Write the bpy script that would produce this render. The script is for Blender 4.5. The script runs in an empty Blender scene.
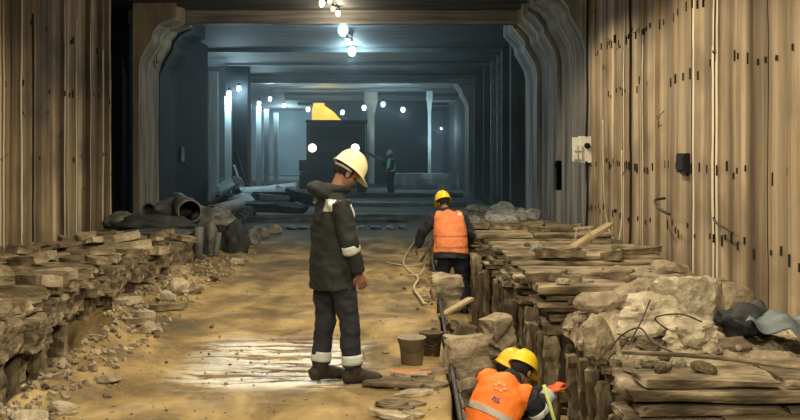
import bpy, bmesh, math, random
from mathutils import Vector, Matrix, noise
from mathutils.bvhtree import BVHTree
from mathutils import geometry
random.seed(7)
PI = math.pi
scene = bpy.context.scene
COL = scene.collection
EYE = 1.82
VX, VY, F = 385.0, 150.0, 1000.0

def P(px, py, Y):
    return Vector(((px - VX) / F * Y, Y, EYE - (py - VY) / F * Y))
def GY(py, z=0.0):                       # depth at which height z shows on picture row py
    return (EYE - z) * F / (py - VY)
def rnd(a, b): return random.uniform(a, b)

# ------------------------------------------------------------------ materials
MATS = {}
def mat(name, stops, scale=(3, 3, 3), rough=0.85, bump=0.3, detail=6, dist=0.0, metal=0.0, wear=None,
        rough2=None, bscale=None, spec=0.35, fine=True, coat=0.0, bands=None):
    m = bpy.data.materials.new(name); m.use_nodes = True
    nt = m.node_tree; N = nt.nodes; L = nt.links
    b = N['Principled BSDF']
    tc = N.new('ShaderNodeTexCoord'); mp = N.new('ShaderNodeMapping')
    mp.inputs['Scale'].default_value = scale
    L.new(tc.outputs['Object'], mp.inputs['Vector'])
    n = N.new('ShaderNodeTexNoise'); n.inputs['Scale'].default_value = 1.0
    n.inputs['Detail'].default_value = detail; n.inputs['Roughness'].default_value = .62
    n.inputs['Distortion'].default_value = dist
    L.new(mp.outputs[0], n.inputs['Vector'])
    r = N.new('ShaderNodeValToRGB')
    el = r.color_ramp.elements
    k = len(stops)
    for i, (p, c) in enumerate(stops):
        if i < 2: e = el[i]; e.position = p
        else: e = el.new(p)
        e.color = (*c, 1)
    L.new(n.outputs['Fac'], r.inputs['Fac'])
    out = r.outputs['Color']
    if wear:                              # second large-scale stain layer: (colour, scale, lo, hi, amount)
        wc, ws, lo, hi, am = wear
        mp2 = N.new('ShaderNodeMapping'); mp2.inputs['Scale'].default_value = ws
        mp2.inputs['Location'].default_value = (3.1, 7.7, 1.3)
        L.new(tc.outputs['Object'], mp2.inputs['Vector'])
        n2 = N.new('ShaderNodeTexNoise'); n2.inputs['Scale'].default_value = 1; n2.inputs['Detail'].default_value = 5
        L.new(mp2.outputs[0], n2.inputs['Vector'])
        mr = N.new('ShaderNodeMapRange'); mr.inputs['From Min'].default_value = lo; mr.inputs['From Max'].default_value = hi
        mr.inputs['To Max'].default_value = am
        L.new(n2.outputs['Fac'], mr.inputs['Value'])
        mx = N.new('ShaderNodeMix'); mx.data_type = 'RGBA'
        L.new(mr.outputs[0], mx.inputs['Factor']); L.new(out, mx.inputs[6]); mx.inputs[7].default_value = (*wc, 1)
        out = mx.outputs[2]
        if rough2 is not None:
            mr2 = N.new('ShaderNodeMapRange'); mr2.inputs['From Min'].default_value = lo; mr2.inputs['From Max'].default_value = hi
            mr2.inputs['To Min'].default_value = rough; mr2.inputs['To Max'].default_value = rough2
            L.new(n2.outputs['Fac'], mr2.inputs['Value']); L.new(mr2.outputs[0], b.inputs['Roughness'])
    if bands:                             # board-to-board tone: cement colour changes from one cast strip to the next
        mb = N.new('ShaderNodeMapping'); mb.inputs['Scale'].default_value = bands[0]; L.new(tc.outputs['Object'], mb.inputs['Vector'])
        vb = N.new('ShaderNodeTexNoise'); vb.inputs['Scale'].default_value = 1; vb.inputs['Detail'].default_value = 3; vb.inputs['Roughness'].default_value = .75
        L.new(mb.outputs[0], vb.inputs['Vector'])
        rb = N.new('ShaderNodeMapRange'); rb.inputs['From Min'].default_value = .38; rb.inputs['From Max'].default_value = .62
        rb.inputs['To Min'].default_value = bands[1]; rb.inputs['To Max'].default_value = bands[2]; L.new(vb.outputs['Fac'], rb.inputs['Value'])
        vm = N.new('ShaderNodeVectorMath'); vm.operation = 'SCALE'; L.new(out, vm.inputs[0]); L.new(rb.outputs[0], vm.inputs['Scale']); out = vm.outputs[0]
    L.new(out, b.inputs['Base Color'])
    if rough2 is None: b.inputs['Roughness'].default_value = rough
    b.inputs['Metallic'].default_value = metal
    b.inputs['Specular IOR Level'].default_value = spec
    b.inputs['Coat Weight'].default_value = coat
    if bump:
        nb = N.new('ShaderNodeTexNoise'); mp3 = N.new('ShaderNodeMapping')
        mp3.inputs['Scale'].default_value = bscale or tuple(4 * s for s in scale)
        L.new(tc.outputs['Object'], mp3.inputs['Vector']); L.new(mp3.outputs[0], nb.inputs['Vector'])
        nb.inputs['Scale'].default_value = 1; nb.inputs['Detail'].default_value = 6
        bp = N.new('ShaderNodeBump'); bp.inputs['Strength'].default_value = bump; bp.inputs['Distance'].default_value = .02
        L.new(nb.outputs['Fac'], bp.inputs['Height']); L.new(bp.outputs[0], b.inputs['Normal'])
    MATS[name] = m
    return m
def emis(name, col, st):
    m = bpy.data.materials.new(name); m.use_nodes = True
    b = m.node_tree.nodes['Principled BSDF']
    b.inputs['Base Color'].default_value = (*col, 1)
    b.inputs['Emission Color'].default_value = (*col, 1); b.inputs['Emission Strength'].default_value = st
    MATS[name] = m
    return m

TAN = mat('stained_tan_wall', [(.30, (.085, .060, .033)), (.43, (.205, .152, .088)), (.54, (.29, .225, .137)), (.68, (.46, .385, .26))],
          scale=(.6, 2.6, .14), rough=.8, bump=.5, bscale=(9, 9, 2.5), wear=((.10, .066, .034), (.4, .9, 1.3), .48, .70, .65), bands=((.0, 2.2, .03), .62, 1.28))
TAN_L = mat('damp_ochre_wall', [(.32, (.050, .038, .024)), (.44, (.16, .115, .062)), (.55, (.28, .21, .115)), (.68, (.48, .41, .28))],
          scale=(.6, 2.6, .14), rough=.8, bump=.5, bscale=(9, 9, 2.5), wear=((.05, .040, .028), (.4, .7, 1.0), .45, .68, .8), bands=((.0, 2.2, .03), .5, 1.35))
LIMEWASH = mat('pale_lime_run', [(.3, (.36, .31, .21)), (.7, (.60, .54, .41))], scale=(3, 3, .5), rough=.8, bump=.3)
GREYTAN = mat('stained_grey_concrete', [(.30, (.07, .062, .048)), (.48, (.20, .175, .13)), (.66, (.42, .37, .28))],
           scale=(1.5, 4, .3), rough=.8, bump=.5, bscale=(8, 8, 3))
RIB = mat('lit_ceiling_rib', [(.3, (.05, .05, .048)), (.5, (.13, .125, .115)), (.7, (.24, .23, .21))], scale=(.5, 3, 14), rough=.55, bump=.4)  # lighter than the ceiling: lamp highlights put into the deep ribs' colour
GREY = mat('grey_cast_concrete', [(.30, (.05, .052, .052)), (.48, (.15, .155, .15)), (.66, (.36, .34, .29))],
           scale=(1.5, 5, .3), rough=.8, bump=.5, bscale=(8, 8, 3), wear=((.33, .25, .15), (1, 1, .5), .52, .75, .6))
DGREY = mat('dark_grey_concrete', [(.3, (.018, .022, .026)), (.6, (.075, .085, .09)), (.72, (.16, .17, .17))], scale=(1.5, 3, .5), rough=.85, bump=.5)
CEIL = mat('ceiling_concrete', [(.3, (.035, .04, .045)), (.6, (.11, .12, .125)), (.75, (.19, .19, .18))], scale=(.7, 3, 3), rough=.7, bump=.4)
DARK = mat('shade_concrete', [(.3, (.006, .008, .010)), (.7, (.02, .024, .028))], rough=.9, bump=.3)  # near-black: shade of recesses and far left wall put into the colour
SLAB = mat('dusty_slab', [(.32, (.035, .027, .016)), (.45, (.125, .097, .058)), (.58, (.24, .195, .12)), (.72, (.42, .36, .25))],
           scale=(3.0, 6, 10), rough=.9, bump=1.0, bscale=(11, 22, 30), wear=((.07, .052, .03), (2.2, 3.2, 3), .50, .64, .7))
SLAB_V = mat('dusty_post', [(.30, (.050, .038, .022)), (.48, (.18, .14, .085)), (.70, (.42, .35, .23))],
           scale=(9, 9, 1.6), rough=.9, bump=1.0, bscale=(26, 26, 5))
ROCK = mat('dusty_rock', [(.30, (.11, .088, .055)), (.48, (.25, .205, .135)), (.68, (.43, .37, .26))], scale=(5, 5, 5), rough=.92, bump=1.0, bscale=(20, 20, 20))
ROCK_W = mat('pale_broken_concrete', [(.30, (.17, .145, .095)), (.48, (.36, .315, .22)), (.68, (.56, .50, .38))], scale=(6, 6, 6), rough=.92, bump=1.0, bscale=(22, 22, 22))
ROCK_D = mat('brown_clod', [(.3, (.05, .037, .022)), (.6, (.15, .115, .068)), (.75, (.24, .19, .12))], scale=(6, 6, 6), rough=.95, bump=1.0)
ROCK_G = mat('grey_rubble', [(.3, (.08, .085, .085)), (.55, (.26, .27, .255)), (.72, (.46, .47, .43))], scale=(6, 6, 6), rough=.9, bump=.8)
ROCK_PALE = mat('pale_grey_rubble', [(.3, (.20, .21, .20)), (.55, (.42, .43, .40)), (.72, (.6, .6, .56))], scale=(6, 6, 6), rough=.9, bump=.8)
SHEET = mat('teal_lit_sheet', [(.3, (.40, .50, .52)), (.7, (.70, .82, .84))], scale=(3, 3, 3), rough=.55, bump=.3)  # teal of the cool lamplight on the debris put into the colour
PIPE = mat('dirty_pipe', [(.3, (.05, .052, .05)), (.6, (.14, .145, .135)), (.75, (.28, .28, .25))], scale=(4, 4, 4), rough=.6, bump=.4)
PALE_END = mat('far_haze_lit_wall', [(.3, (.16, .20, .24)), (.7, (.30, .36, .40))], scale=(.4, 1, .4), rough=.8, bump=.2)  # blue of the lamplit haze put into the end wall's colour
DARK2 = mat('dim_shade_concrete', [(.3, (.008, .010, .012)), (.7, (.035, .038, .040))], scale=(1.5, 3, .5), rough=.85, bump=.5)  # shade of the second left pilaster and bay wall put into the colour
BAG = mat('dark_sacking', [(.3, (.012, .014, .015)), (.7, (.05, .055, .055))], scale=(6, 6, 6), rough=.75, bump=.6)
TARP = mat('blue_grey_tarp', [(.3, (.06, .085, .095)), (.7, (.16, .20, .21))], scale=(4, 10, 4), rough=.6, bump=.6)
WOOD = mat('old_plank', [(.3, (.20, .145, .075)), (.55, (.42, .33, .19)), (.75, (.58, .48, .31))], scale=(2, 14, 14), rough=.8, bump=.6)
STEEL = mat('rusty_steel', [(.3, (.018, .015, .012)), (.6, (.05, .04, .03)), (.8, (.12, .085, .05))], scale=(5, 5, 2), rough=.6, bump=.4, metal=.3)
BLACK = mat('black_plastic', [(.3, (.006, .006, .006)), (.7, (.014, .014, .015))], rough=.8, bump=.1, spec=.15)
WHITE = mat('white_enamel', [(.3, (.50, .50, .42)), (.7, (.68, .67, .58))], rough=.45, bump=.1)
CABLE = mat('pale_cable', [(.3, (.34, .28, .18)), (.7, (.55, .48, .34))], rough=.7, bump=.2)
GALV = mat('grey_bucket', [(.3, (.16, .14, .10)), (.6, (.30, .27, .20))], scale=(8, 8, 8), rough=.55, bump=.3)
TROCK = mat('truck_paint', [(.3, (.005, .006, .007)), (.7, (.014, .016, .018))], rough=.6, bump=.2)
YELL = mat('machine_yellow', [(.3, (.75, .42, .03)), (.7, (.95, .62, .10))], rough=.5, bump=.1)
RUBBER = mat('rubber', [(.3, (.01, .01, .01)), (.7, (.028, .027, .025))], rough=.85, bump=.3)
SKIN = mat('skin', [(.3, (.20, .10, .066)), (.7, (.29, .155, .10))], scale=(12, 12, 12), rough=.55, bump=.1)
HAIR = mat('black_hair', [(.3, (.008, .007, .006)), (.7, (.025, .02, .017))], scale=(60, 60, 12), rough=.6, bump=.6)
JACKET = mat('dark_work_cloth', [(.3, (.010, .013, .013)), (.7, (.024, .029, .028))], scale=(7, 7, 7), rough=.72, bump=.6, bscale=(9, 9, 9))
NAVY = mat('navy_work_cloth', [(.3, (.010, .012, .018)), (.7, (.032, .036, .048))], scale=(7, 7, 7), rough=.8, bump=.5, bscale=(9, 9, 9))
ORANGE = mat('orange_hivis', [(.3, (.86, .16, .018)), (.7, (.98, .25, .035))], scale=(5, 5, 5), rough=.65, bump=.4, bscale=(9, 9, 9))
ORANGE_D = mat('dusty_orange_hivis', [(.3, (.62, .17, .055)), (.7, (.80, .27, .11))], scale=(7, 7, 7), rough=.75, bump=.4, bscale=(9, 9, 9))
REFL_O = mat('fold_shade_orange', [(.3, (.50, .17, .07)), (.7, (.62, .24, .11))], rough=.6, bump=.1)  # darker orange that stands for shaded fold lines of the vest
GREEN = mat('green_hivis', [(.3, (.25, .80, .40)), (.7, (.40, .95, .55))], scale=(5, 5, 5), rough=.7, bump=.2)
RUST_O = mat('dull_red_paint', [(.3, (.35, .10, .04)), (.7, (.50, .17, .08))], rough=.7, bump=.2)
LIME = mat('lime_band', [(.3, (.34, .44, .10)), (.7, (.52, .62, .22))], rough=.6, bump=.2)
REFL = mat('reflective_band', [(.3, (.46, .50, .48)), (.7, (.66, .70, .66))], scale=(9, 9, 9), rough=.4, bump=.15)
REFL_D = mat('grubby_reflective_band', [(.3, (.38, .33, .28)), (.7, (.52, .46, .40))], scale=(9, 9, 9), rough=.5, bump=.15)
CREAM = mat('cream_helmet', [(.3, (.72, .66, .38)), (.7, (.86, .80, .50))], scale=(5, 5, 5), rough=.35, bump=.03, coat=.3)
HYELL = mat('yellow_helmet', [(.3, (.80, .52, .01)), (.7, (.92, .68, .03))], scale=(5, 5, 5), rough=.35, bump=.03, coat=.3)
HORAN = mat('amber_helmet', [(.3, (.80, .42, .01)), (.7, (.92, .58, .03))], scale=(5, 5, 5), rough=.35, bump=.03, coat=.3)
HPALE = mat('pale_helmet', [(.3, (.6, .7, .5)), (.7, (.75, .85, .6))], rough=.4, bump=.03)
BOOT = mat('muddy_boot', [(.3, (.010, .009, .008)), (.7, (.045, .036, .025))], scale=(9, 9, 9), rough=.7, bump=.4)
REDG = mat('red_glove', [(.3, (.60, .07, .02)), (.7, (.80, .16, .05))], scale=(12, 12, 12), rough=.7, bump=.4)
BLUE = mat('blue_print', [(.3, (.09, .06, .25)), (.7, (.14, .10, .36))], rough=.7, bump=0)
GHOST = mat('faded_print', [(.3, (.90, .30, .14)), (.7, (.95, .36, .20))], rough=.7, bump=0)
HOLE = mat('black_slot', [(.3, (.008, .006, .004)), (.7, (.02, .015, .010))], rough=.9, bump=0)
B_WARM = emis('warm_bulb', (1, .66, .36), 2.6)
B_COOL = emis('cool_bulb', (.40, .85, 1), 3.2)
B_FAR = emis('far_bulb', (.62, .90, 1), 2.2)
B_HEAD = emis('headlamp_glass', (1, .84, .55), 4)

# floor: yellow earth, pale slurry and wet patches
def floor_mat():
    m = bpy.data.materials.new('wet_yellow_earth'); m.use_nodes = True
    nt = m.node_tree; N = nt.nodes; L = nt.links; b = N['Principled BSDF']
    tc = N.new('ShaderNodeTexCoord')
    def nz(scale, det=8, dist=0., loc=(0, 0, 0), rg=.6):
        mp = N.new('ShaderNodeMapping'); mp.inputs['Scale'].default_value = scale; mp.inputs['Location'].default_value = loc
        L.new(tc.outputs['Object'], mp.inputs['Vector'])
        n = N.new('ShaderNodeTexNoise'); n.inputs['Scale'].default_value = 1; n.inputs['Detail'].default_value = det
        n.inputs['Distortion'].default_value = dist; n.inputs['Roughness'].default_value = rg
        L.new(mp.outputs[0], n.inputs['Vector']); return n.outputs['Fac']
    def ramp(src, stops):
        r = N.new('ShaderNodeValToRGB'); el = r.color_ramp.elements
        for i, (p, c) in enumerate(stops):
            if i < 2: e = el[i]; e.position = p
            else: e = el.new(p)
            e.color = (*c, 1)
        L.new(src, r.inputs['Fac']); return r.outputs['Color']
    def mr(src, a, c, d=0., e=1.):
        r = N.new('ShaderNodeMapRange'); L.new(src, r.inputs['Value'])
        for k, v in zip(('From Min', 'From Max', 'To Min', 'To Max'), (a, c, d, e)): r.inputs[k].default_value = v
        return r.outputs[0]
    def mix(f, a, c):
        x = N.new('ShaderNodeMix'); x.data_type = 'RGBA'; L.new(f, x.inputs['Factor']); L.new(a, x.inputs[6])
        if isinstance(c, tuple): x.inputs[7].default_value = (*c, 1)
        else: L.new(c, x.inputs[7])
        return x.outputs[2]
    def mul(a, c):
        x = N.new('ShaderNodeMath'); x.operation = 'MULTIPLY'; L.new(a, x.inputs[0]); L.new(c, x.inputs[1]); return x.outputs[0]
    base = ramp(nz((1.6, .9, 2), 9, .4), [(.32, (.075, .052, .022)), (.45, (.21, .145, .056)), (.58, (.36, .265, .110)), (.72, (.50, .40, .21))])
    mud = mr(nz((.9, .65, 1), 6, .3, (4, 2, 0)), .47, .60)
    c = mix(mul(mud, mr(nz((6, 3, 6)), .3, .6, .5, .85)), base, (.095, .068, .032))
    # location masks from the world position
    sp = N.new('ShaderNodeSeparateXYZ'); L.new(tc.outputs['Object'], sp.inputs[0])
    def win(src, a, b_, c_, d_): return mul(mr(src, a, b_), mr(src, c_, d_, 1., 0.))
    slurry = mul(mul(win(sp.outputs['Y'], 7.5, 7.8, 9.3, 9.8), win(sp.outputs['X'], -1.8, -1.4, -.35, -.1)), mr(nz((1.6, 7, 1), 7, .5, (1, 1, 0), .7), .45, .53))
    c = mix(slurry, c, (.66, .63, .52))  # pale silt, with white wet reflections put into its colour as well
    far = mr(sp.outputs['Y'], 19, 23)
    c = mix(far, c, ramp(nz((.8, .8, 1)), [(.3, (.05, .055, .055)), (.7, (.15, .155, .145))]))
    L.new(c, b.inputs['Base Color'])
    wet = mul(mr(nz((1.2, 3.2, 1), 4, .6, (9, 4, 0)), .50, .60), win(sp.outputs['Y'], 6.0, 7.2, 11, 16))
    rr = N.new('ShaderNodeMapRange'); L.new(wet, rr.inputs['Value']); rr.inputs['To Min'].default_value = .88; rr.inputs['To Max'].default_value = .58
    rm = N.new('ShaderNodeMath'); rm.operation = 'SUBTRACT'; L.new(rr.outputs[0], rm.inputs[0])
    sl2 = N.new('ShaderNodeMath'); sl2.operation = 'MULTIPLY'; L.new(slurry, sl2.inputs[0]); sl2.inputs[1].default_value = .50
    L.new(sl2.outputs[0], rm.inputs[1]); rm.use_clamp = True
    L.new(rm.outputs[0], b.inputs['Roughness'])
    bp = N.new('ShaderNodeBump'); bp.inputs['Strength'].default_value = .65; bp.inputs['Distance'].default_value = .03
    L.new(nz((11, 8, 11), 8), bp.inputs['Height']); L.new(bp.outputs[0], b.inputs['Normal'])
    return m
EARTH = floor_mat(); EARTH.node_tree.nodes['Principled BSDF'].inputs['Specular IOR Level'].default_value = .3

# ------------------------------------------------------------------ mesh helpers
def link(name, me, m, parent=None, loc=None):
    o = bpy.data.objects.new(name, me); COL.objects.link(o)
    if m is not None and not me.materials:
        for x in (m if isinstance(m, (list, tuple)) else [m]): me.materials.append(x)
    if parent is not None: o.parent = parent
    if loc is not None: o.location = loc
    return o
def fin(name, bm, m, parent=None, smooth=True, loc=None, rec=True):
    if rec: bmesh.ops.recalc_face_normals(bm, faces=bm.faces)
    me = bpy.data.meshes.new(name); bm.to_mesh(me); bm.free()
    for p in me.polygons: p.use_smooth = smooth
    return link(name, me, m, parent, loc)
def tag(o, label=None, cat=None, group=None, kind=None):
    if label: o['label'] = label
    if cat: o['category'] = cat
    if group: o['group'] = group
    if kind or cat: o['kind'] = kind or 'thing'
    return o
def struct(o): o['kind'] = 'structure'; return o
def thing(name, label, cat, loc, group=None, rz=0):
    o = bpy.data.objects.new(name, None); COL.objects.link(o); o.location = loc; o.rotation_euler = (0, 0, rz)
    o.empty_display_size = .1
    return tag(o, label, cat, group)
def rebase(o):
    """move a mesh object's origin to the base centre of its vertices (mesh must not be shared)"""
    vs = [v.co for v in o.data.vertices]
    c = Vector(((min(v.x for v in vs) + max(v.x for v in vs)) / 2, (min(v.y for v in vs) + max(v.y for v in vs)) / 2, min(v.z for v in vs)))
    o.data.transform(Matrix.Translation(-c)); o.location = c
    return o

def box(bm, x0, x1, y0, y1, z0, z1, M=None, mi=0):
    co = [(x0, y0, z0), (x1, y0, z0), (x1, y1, z0), (x0, y1, z0), (x0, y0, z1), (x1, y0, z1), (x1, y1, z1), (x0, y1, z1)]
    vs = [bm.verts.new(M @ Vector(c) if M else c) for c in co]
    for f in ((0, 3, 2, 1), (4, 5, 6, 7), (0, 1, 5, 4), (1, 2, 6, 5), (2, 3, 7, 6), (3, 0, 4, 7)):
        fc = bm.faces.new([vs[i] for i in f]); fc.material_index = mi
    return vs
def gridbox(bm, L_, W, H, n, fn=None, M=None):
    """box from -L/2..L/2, -W/2..W/2, 0..H subdivided n=(nx,ny,nz), vertices passed through fn"""
    nx, ny, nz = n; cache = {}
    def V(i, j, k):
        if (i, j, k) not in cache:
            p = Vector((-L_ / 2 + L_ * i / nx, -W / 2 + W * j / ny, H * k / nz))
            if fn: p = fn(p, (i in (0, nx), j in (0, ny), k in (0, nz)))
            cache[(i, j, k)] = bm.verts.new(M @ p if M else p)
        return cache[(i, j, k)]
    for i in range(nx):
        for j in range(ny):
            for k in (0, nz): bm.faces.new([V(i, j, k), V(i + 1, j, k), V(i + 1, j + 1, k), V(i, j + 1, k)])
    for i in range(nx):
        for k in range(nz):
            for j in (0, ny): bm.faces.new([V(i, j, k), V(i + 1, j, k), V(i + 1, j, k + 1), V(i, j, k + 1)])
    for j in range(ny):
        for k in range(nz):
            for i in (0, nx): bm.faces.new([V(i, j, k), V(i, j + 1, k), V(i, j + 1, k + 1), V(i, j, k + 1)])
def tube(bm, pts, r, seg=8, caps=True, mi=0):
    pts = [Vector(p) for p in pts]; rs = r if isinstance(r, (list, tuple)) else [r] * len(pts)
    ref = None; rings = []
    for i, p in enumerate(pts):
        t = (pts[min(i + 1, len(pts) - 1)] - pts[max(i - 1, 0)]).normalized()
        if ref is None: ref = t.orthogonal().normalized()
        ref = (ref - t * ref.dot(t)).normalized(); b = t.cross(ref)
        rings.append([bm.verts.new(p + (ref * math.cos(2 * PI * k / seg) + b * math.sin(2 * PI * k / seg)) * rs[i]) for k in range(seg)])
    for a, c in zip(rings, rings[1:]):
        for k in range(seg):
            f = bm.faces.new([a[k], a[(k + 1) % seg], c[(k + 1) % seg], c[k]]); f.material_index = mi
    if caps:
        bm.faces.new(rings[0]); bm.faces.new(rings[-1])
def spline(pts, n=8):
    pts = [Vector(p) for p in pts]; out = []
    for i in range(len(pts) - 1):
        p0, p1, p2, p3 = pts[max(i - 1, 0)], pts[i], pts[i + 1], pts[min(i + 2, len(pts) - 1)]
        for k in range(n):
            t = k / n
            out.append(.5 * ((2 * p1) + (p2 - p0) * t + (2 * p0 - 5 * p1 + 4 * p2 - p3) * t * t + (3 * p1 - p0 - 3 * p2 + p3) * t ** 3))
    out.append(pts[-1]); return out
def lathe(bm, prof, seg=20, M=None, cap=True):
    rings = []
    for r, z in prof:
        rings.append([bm.verts.new((M or Matrix()) @ Vector((r * math.cos(2 * PI * k / seg), r * math.sin(2 * PI * k / seg), z))) for k in range(seg)])
    for a, c in zip(rings, rings[1:]):
        for k in range(seg): bm.faces.new([a[k], a[(k + 1) % seg], c[(k + 1) % seg], c[k]])
    if cap:
        bm.faces.new(rings[0]); bm.faces.new(rings[-1])
def ball(bm, c, r, sub=2, M=None):
    r = r if isinstance(r, (tuple, list)) else (r, r, r)
    T = Matrix.Translation(c) @ (M or Matrix()) @ Matrix.Diagonal((*r, 1))
    bmesh.ops.create_icosphere(bm, subdivisions=sub, radius=1, matrix=T)
def basis(F_, U):
    F_ = F_.normalized(); L_ = U.cross(F_).normalized(); U2 = F_.cross(L_)
    return Matrix(((F_.x, L_.x, U2.x), (F_.y, L_.y, U2.y), (F_.z, L_.z, U2.z)))

# ---- angular rock: polytope cut from a sphere, roughened
def rock_bm(dims, seed, cuts=11, sub=3, rough=.05):
    R = random.Random(seed); bm = bmesh.new()
    bmesh.ops.create_icosphere(bm, subdivisions=sub, radius=1)
    pl = []
    for i in range(cuts):
        n = Vector((R.gauss(0, 1), R.gauss(0, 1), R.gauss(0, 1))).normalized(); pl.append((n, R.uniform(.50, .82)))
    pl.append((Vector((0, 0, -1)), .6))
    off = Vector((seed * 3.7, seed * 1.3, 0))
    for v in bm.verts:
        d = v.co.normalized(); r = 1.
        for n, h in pl:
            k = n.dot(d)
            if k > 1e-3: r = min(r, h / k)
        r += rough * noise.noise(d * 2.3 + off) * 1.5 + rough * .6 * noise.noise(d * 7 + off)
        v.co = Vector((d.x * r * dims[0] / 2, d.y * r * dims[1] / 2, d.z * r * dims[2] / 2))
    z = min(v.co.z for v in bm.verts)
    for v in bm.verts: v.co.z -= z
    return bm
ROCKMESH = {}
def rock(loc, dims, m, label, name='rubble_rock', cat='rock', group=None, seed=None, rot=None, sub=3, rough=.05, cuts=11, sink=.12):
    seed = random.randrange(9999) if seed is None else seed
    o = fin(name, rock_bm(dims, seed, cuts, sub, rough), m, smooth=False)
    o.location = Vector(loc) - Vector((0, 0, dims[2] * sink)); o.rotation_euler = rot or (rnd(-.15, .15), rnd(-.15, .15), rnd(0, 6.28))
    return tag(o, label, cat, group)
# small stones share 8 meshes per material
def stone(loc, s, m, label, group, name='stone'):
    key = (m.name, random.randrange(8))
    if key not in ROCKMESH:
        me = bpy.data.meshes.new('stone'); b = rock_bm((1, .8, .62), hash(key[1]) + 17, 9, 2, .06); b.to_mesh(me); b.free(); me.materials.append(m)
        ROCKMESH[key] = me
    o = bpy.data.objects.new(name, ROCKMESH[key]); COL.objects.link(o)
    o.location = Vector(loc) - Vector((0, 0, s * .1)); o.scale = (s, s, s * rnd(.8, 1.15)); o.rotation_euler = (rnd(-.2, .2), rnd(-.2, .2), rnd(0, 6.28))
    return tag(o, label, 'stone', group)

# ---- weathered slab/plank, long axis = local X
def slab_obj(name, L_, W, H, loc, rot, m, amp=.016, strat=True, parent=None, chip=.05, n=None, seed=None):
    s = random.random() * 100 if seed is None else seed
    bm = bmesh.new()
    nn = n or (max(6, int(L_ / .07)), max(3, int(W / .06)), max(3, int(H / .04)))
    def fn(p, e):
        q = Vector((p.x * (1.3 if strat else 5), p.y * 6, p.z * 11)) + Vector((s, s * .3, 0))
        a = amp * (1 + .8 * sum(e[1:]) * 1.0)
        d = Vector((noise.noise(q + Vector((9, 0, 0))) * (1.2 if e[0] else .3), noise.noise(q), noise.noise(q + Vector((0, 9, 0))) * .8)) * a * 1.6
        if e[0]: d.x -= math.copysign(abs(noise.noise(Vector((p.y * 7, p.z * 9, s)))) * chip * 2, p.x)
        if sum(e) >= 2: d -= Vector((p.x / L_ * (.3 if e[0] else 0), p.y / W, (p.z - H / 2) / H)) * chip * .5 * (abs(noise.noise(q * 1.7)) + .3)
        return p + d
    gridbox(bm, L_, W, H, nn, fn)
    o = fin(name, bm, m, parent, smooth=False, loc=loc); o.rotation_euler = rot
    return o

# ------------------------------------------------------------------ terrain
def xe(Y): return .47 + .029 * (Y - 6.74)            # right edge of the working floor = lip of the trench
def ss(a, b, x):
    t = max(0., min(1., (x - a) / (b - a))); return t * t * (3 - 2 * t)
def ground(x, y):
    z = .035 * noise.noise(Vector((x * .7, y * .35, 0))) + .016 * noise.noise(Vector((x * 3, y * 2.2, 3))) + .007 * noise.noise(Vector((x * 9, y * 8, 5)))
    z *= 1 if y < 22 else .5
    # rubble bank along the left
    z += ss(-2.0, -2.7, x) * .10 * (1 if y < 17 else 0) * (1 + 1.0 * noise.noise(Vector((x * 4, y * 3, 8))))
    d = ss(-2.62, -2.72, x) * (1 - ss(9.6, 10.8, y)); z -= .62 * d
    if 2.5 < y < 19.5:
        e = xe(y)
        k = ss(e, e + .05, x) * (1 - ss(18.3, 19.4, y))
        z -= k * (.78 - .25 * ss(12, 17, y))
    return z
def build_floor():
    bm = bmesh.new()
    xs = [-11 + .8 * i for i in range(7)] + [-5.2 + .1 * i for i in range(20)]
    x = -3.2
    while x < 1.6: xs.append(x); x += .045
    xs += [1.7 + .2 * i for i in range(10)]
    xs = sorted(set(round(v, 3) for v in xs))
    ys = [2.0]
    while ys[-1] < 80: ys.append(ys[-1] + max(.045, .0065 * ys[-1] * (1 if ys[-1] < 25 else 4)))
    g = [[bm.verts.new((a, b, ground(a, b))) for a in xs] for b in ys]
    for r0, r1 in zip(g, g[1:]):
        for i in range(len(xs) - 1): bm.faces.new([r0[i], r0[i + 1], r1[i + 1], r1[i]])
    return struct(fin('floor', bm, EARTH))
build_floor()
ZC = 4.65

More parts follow.
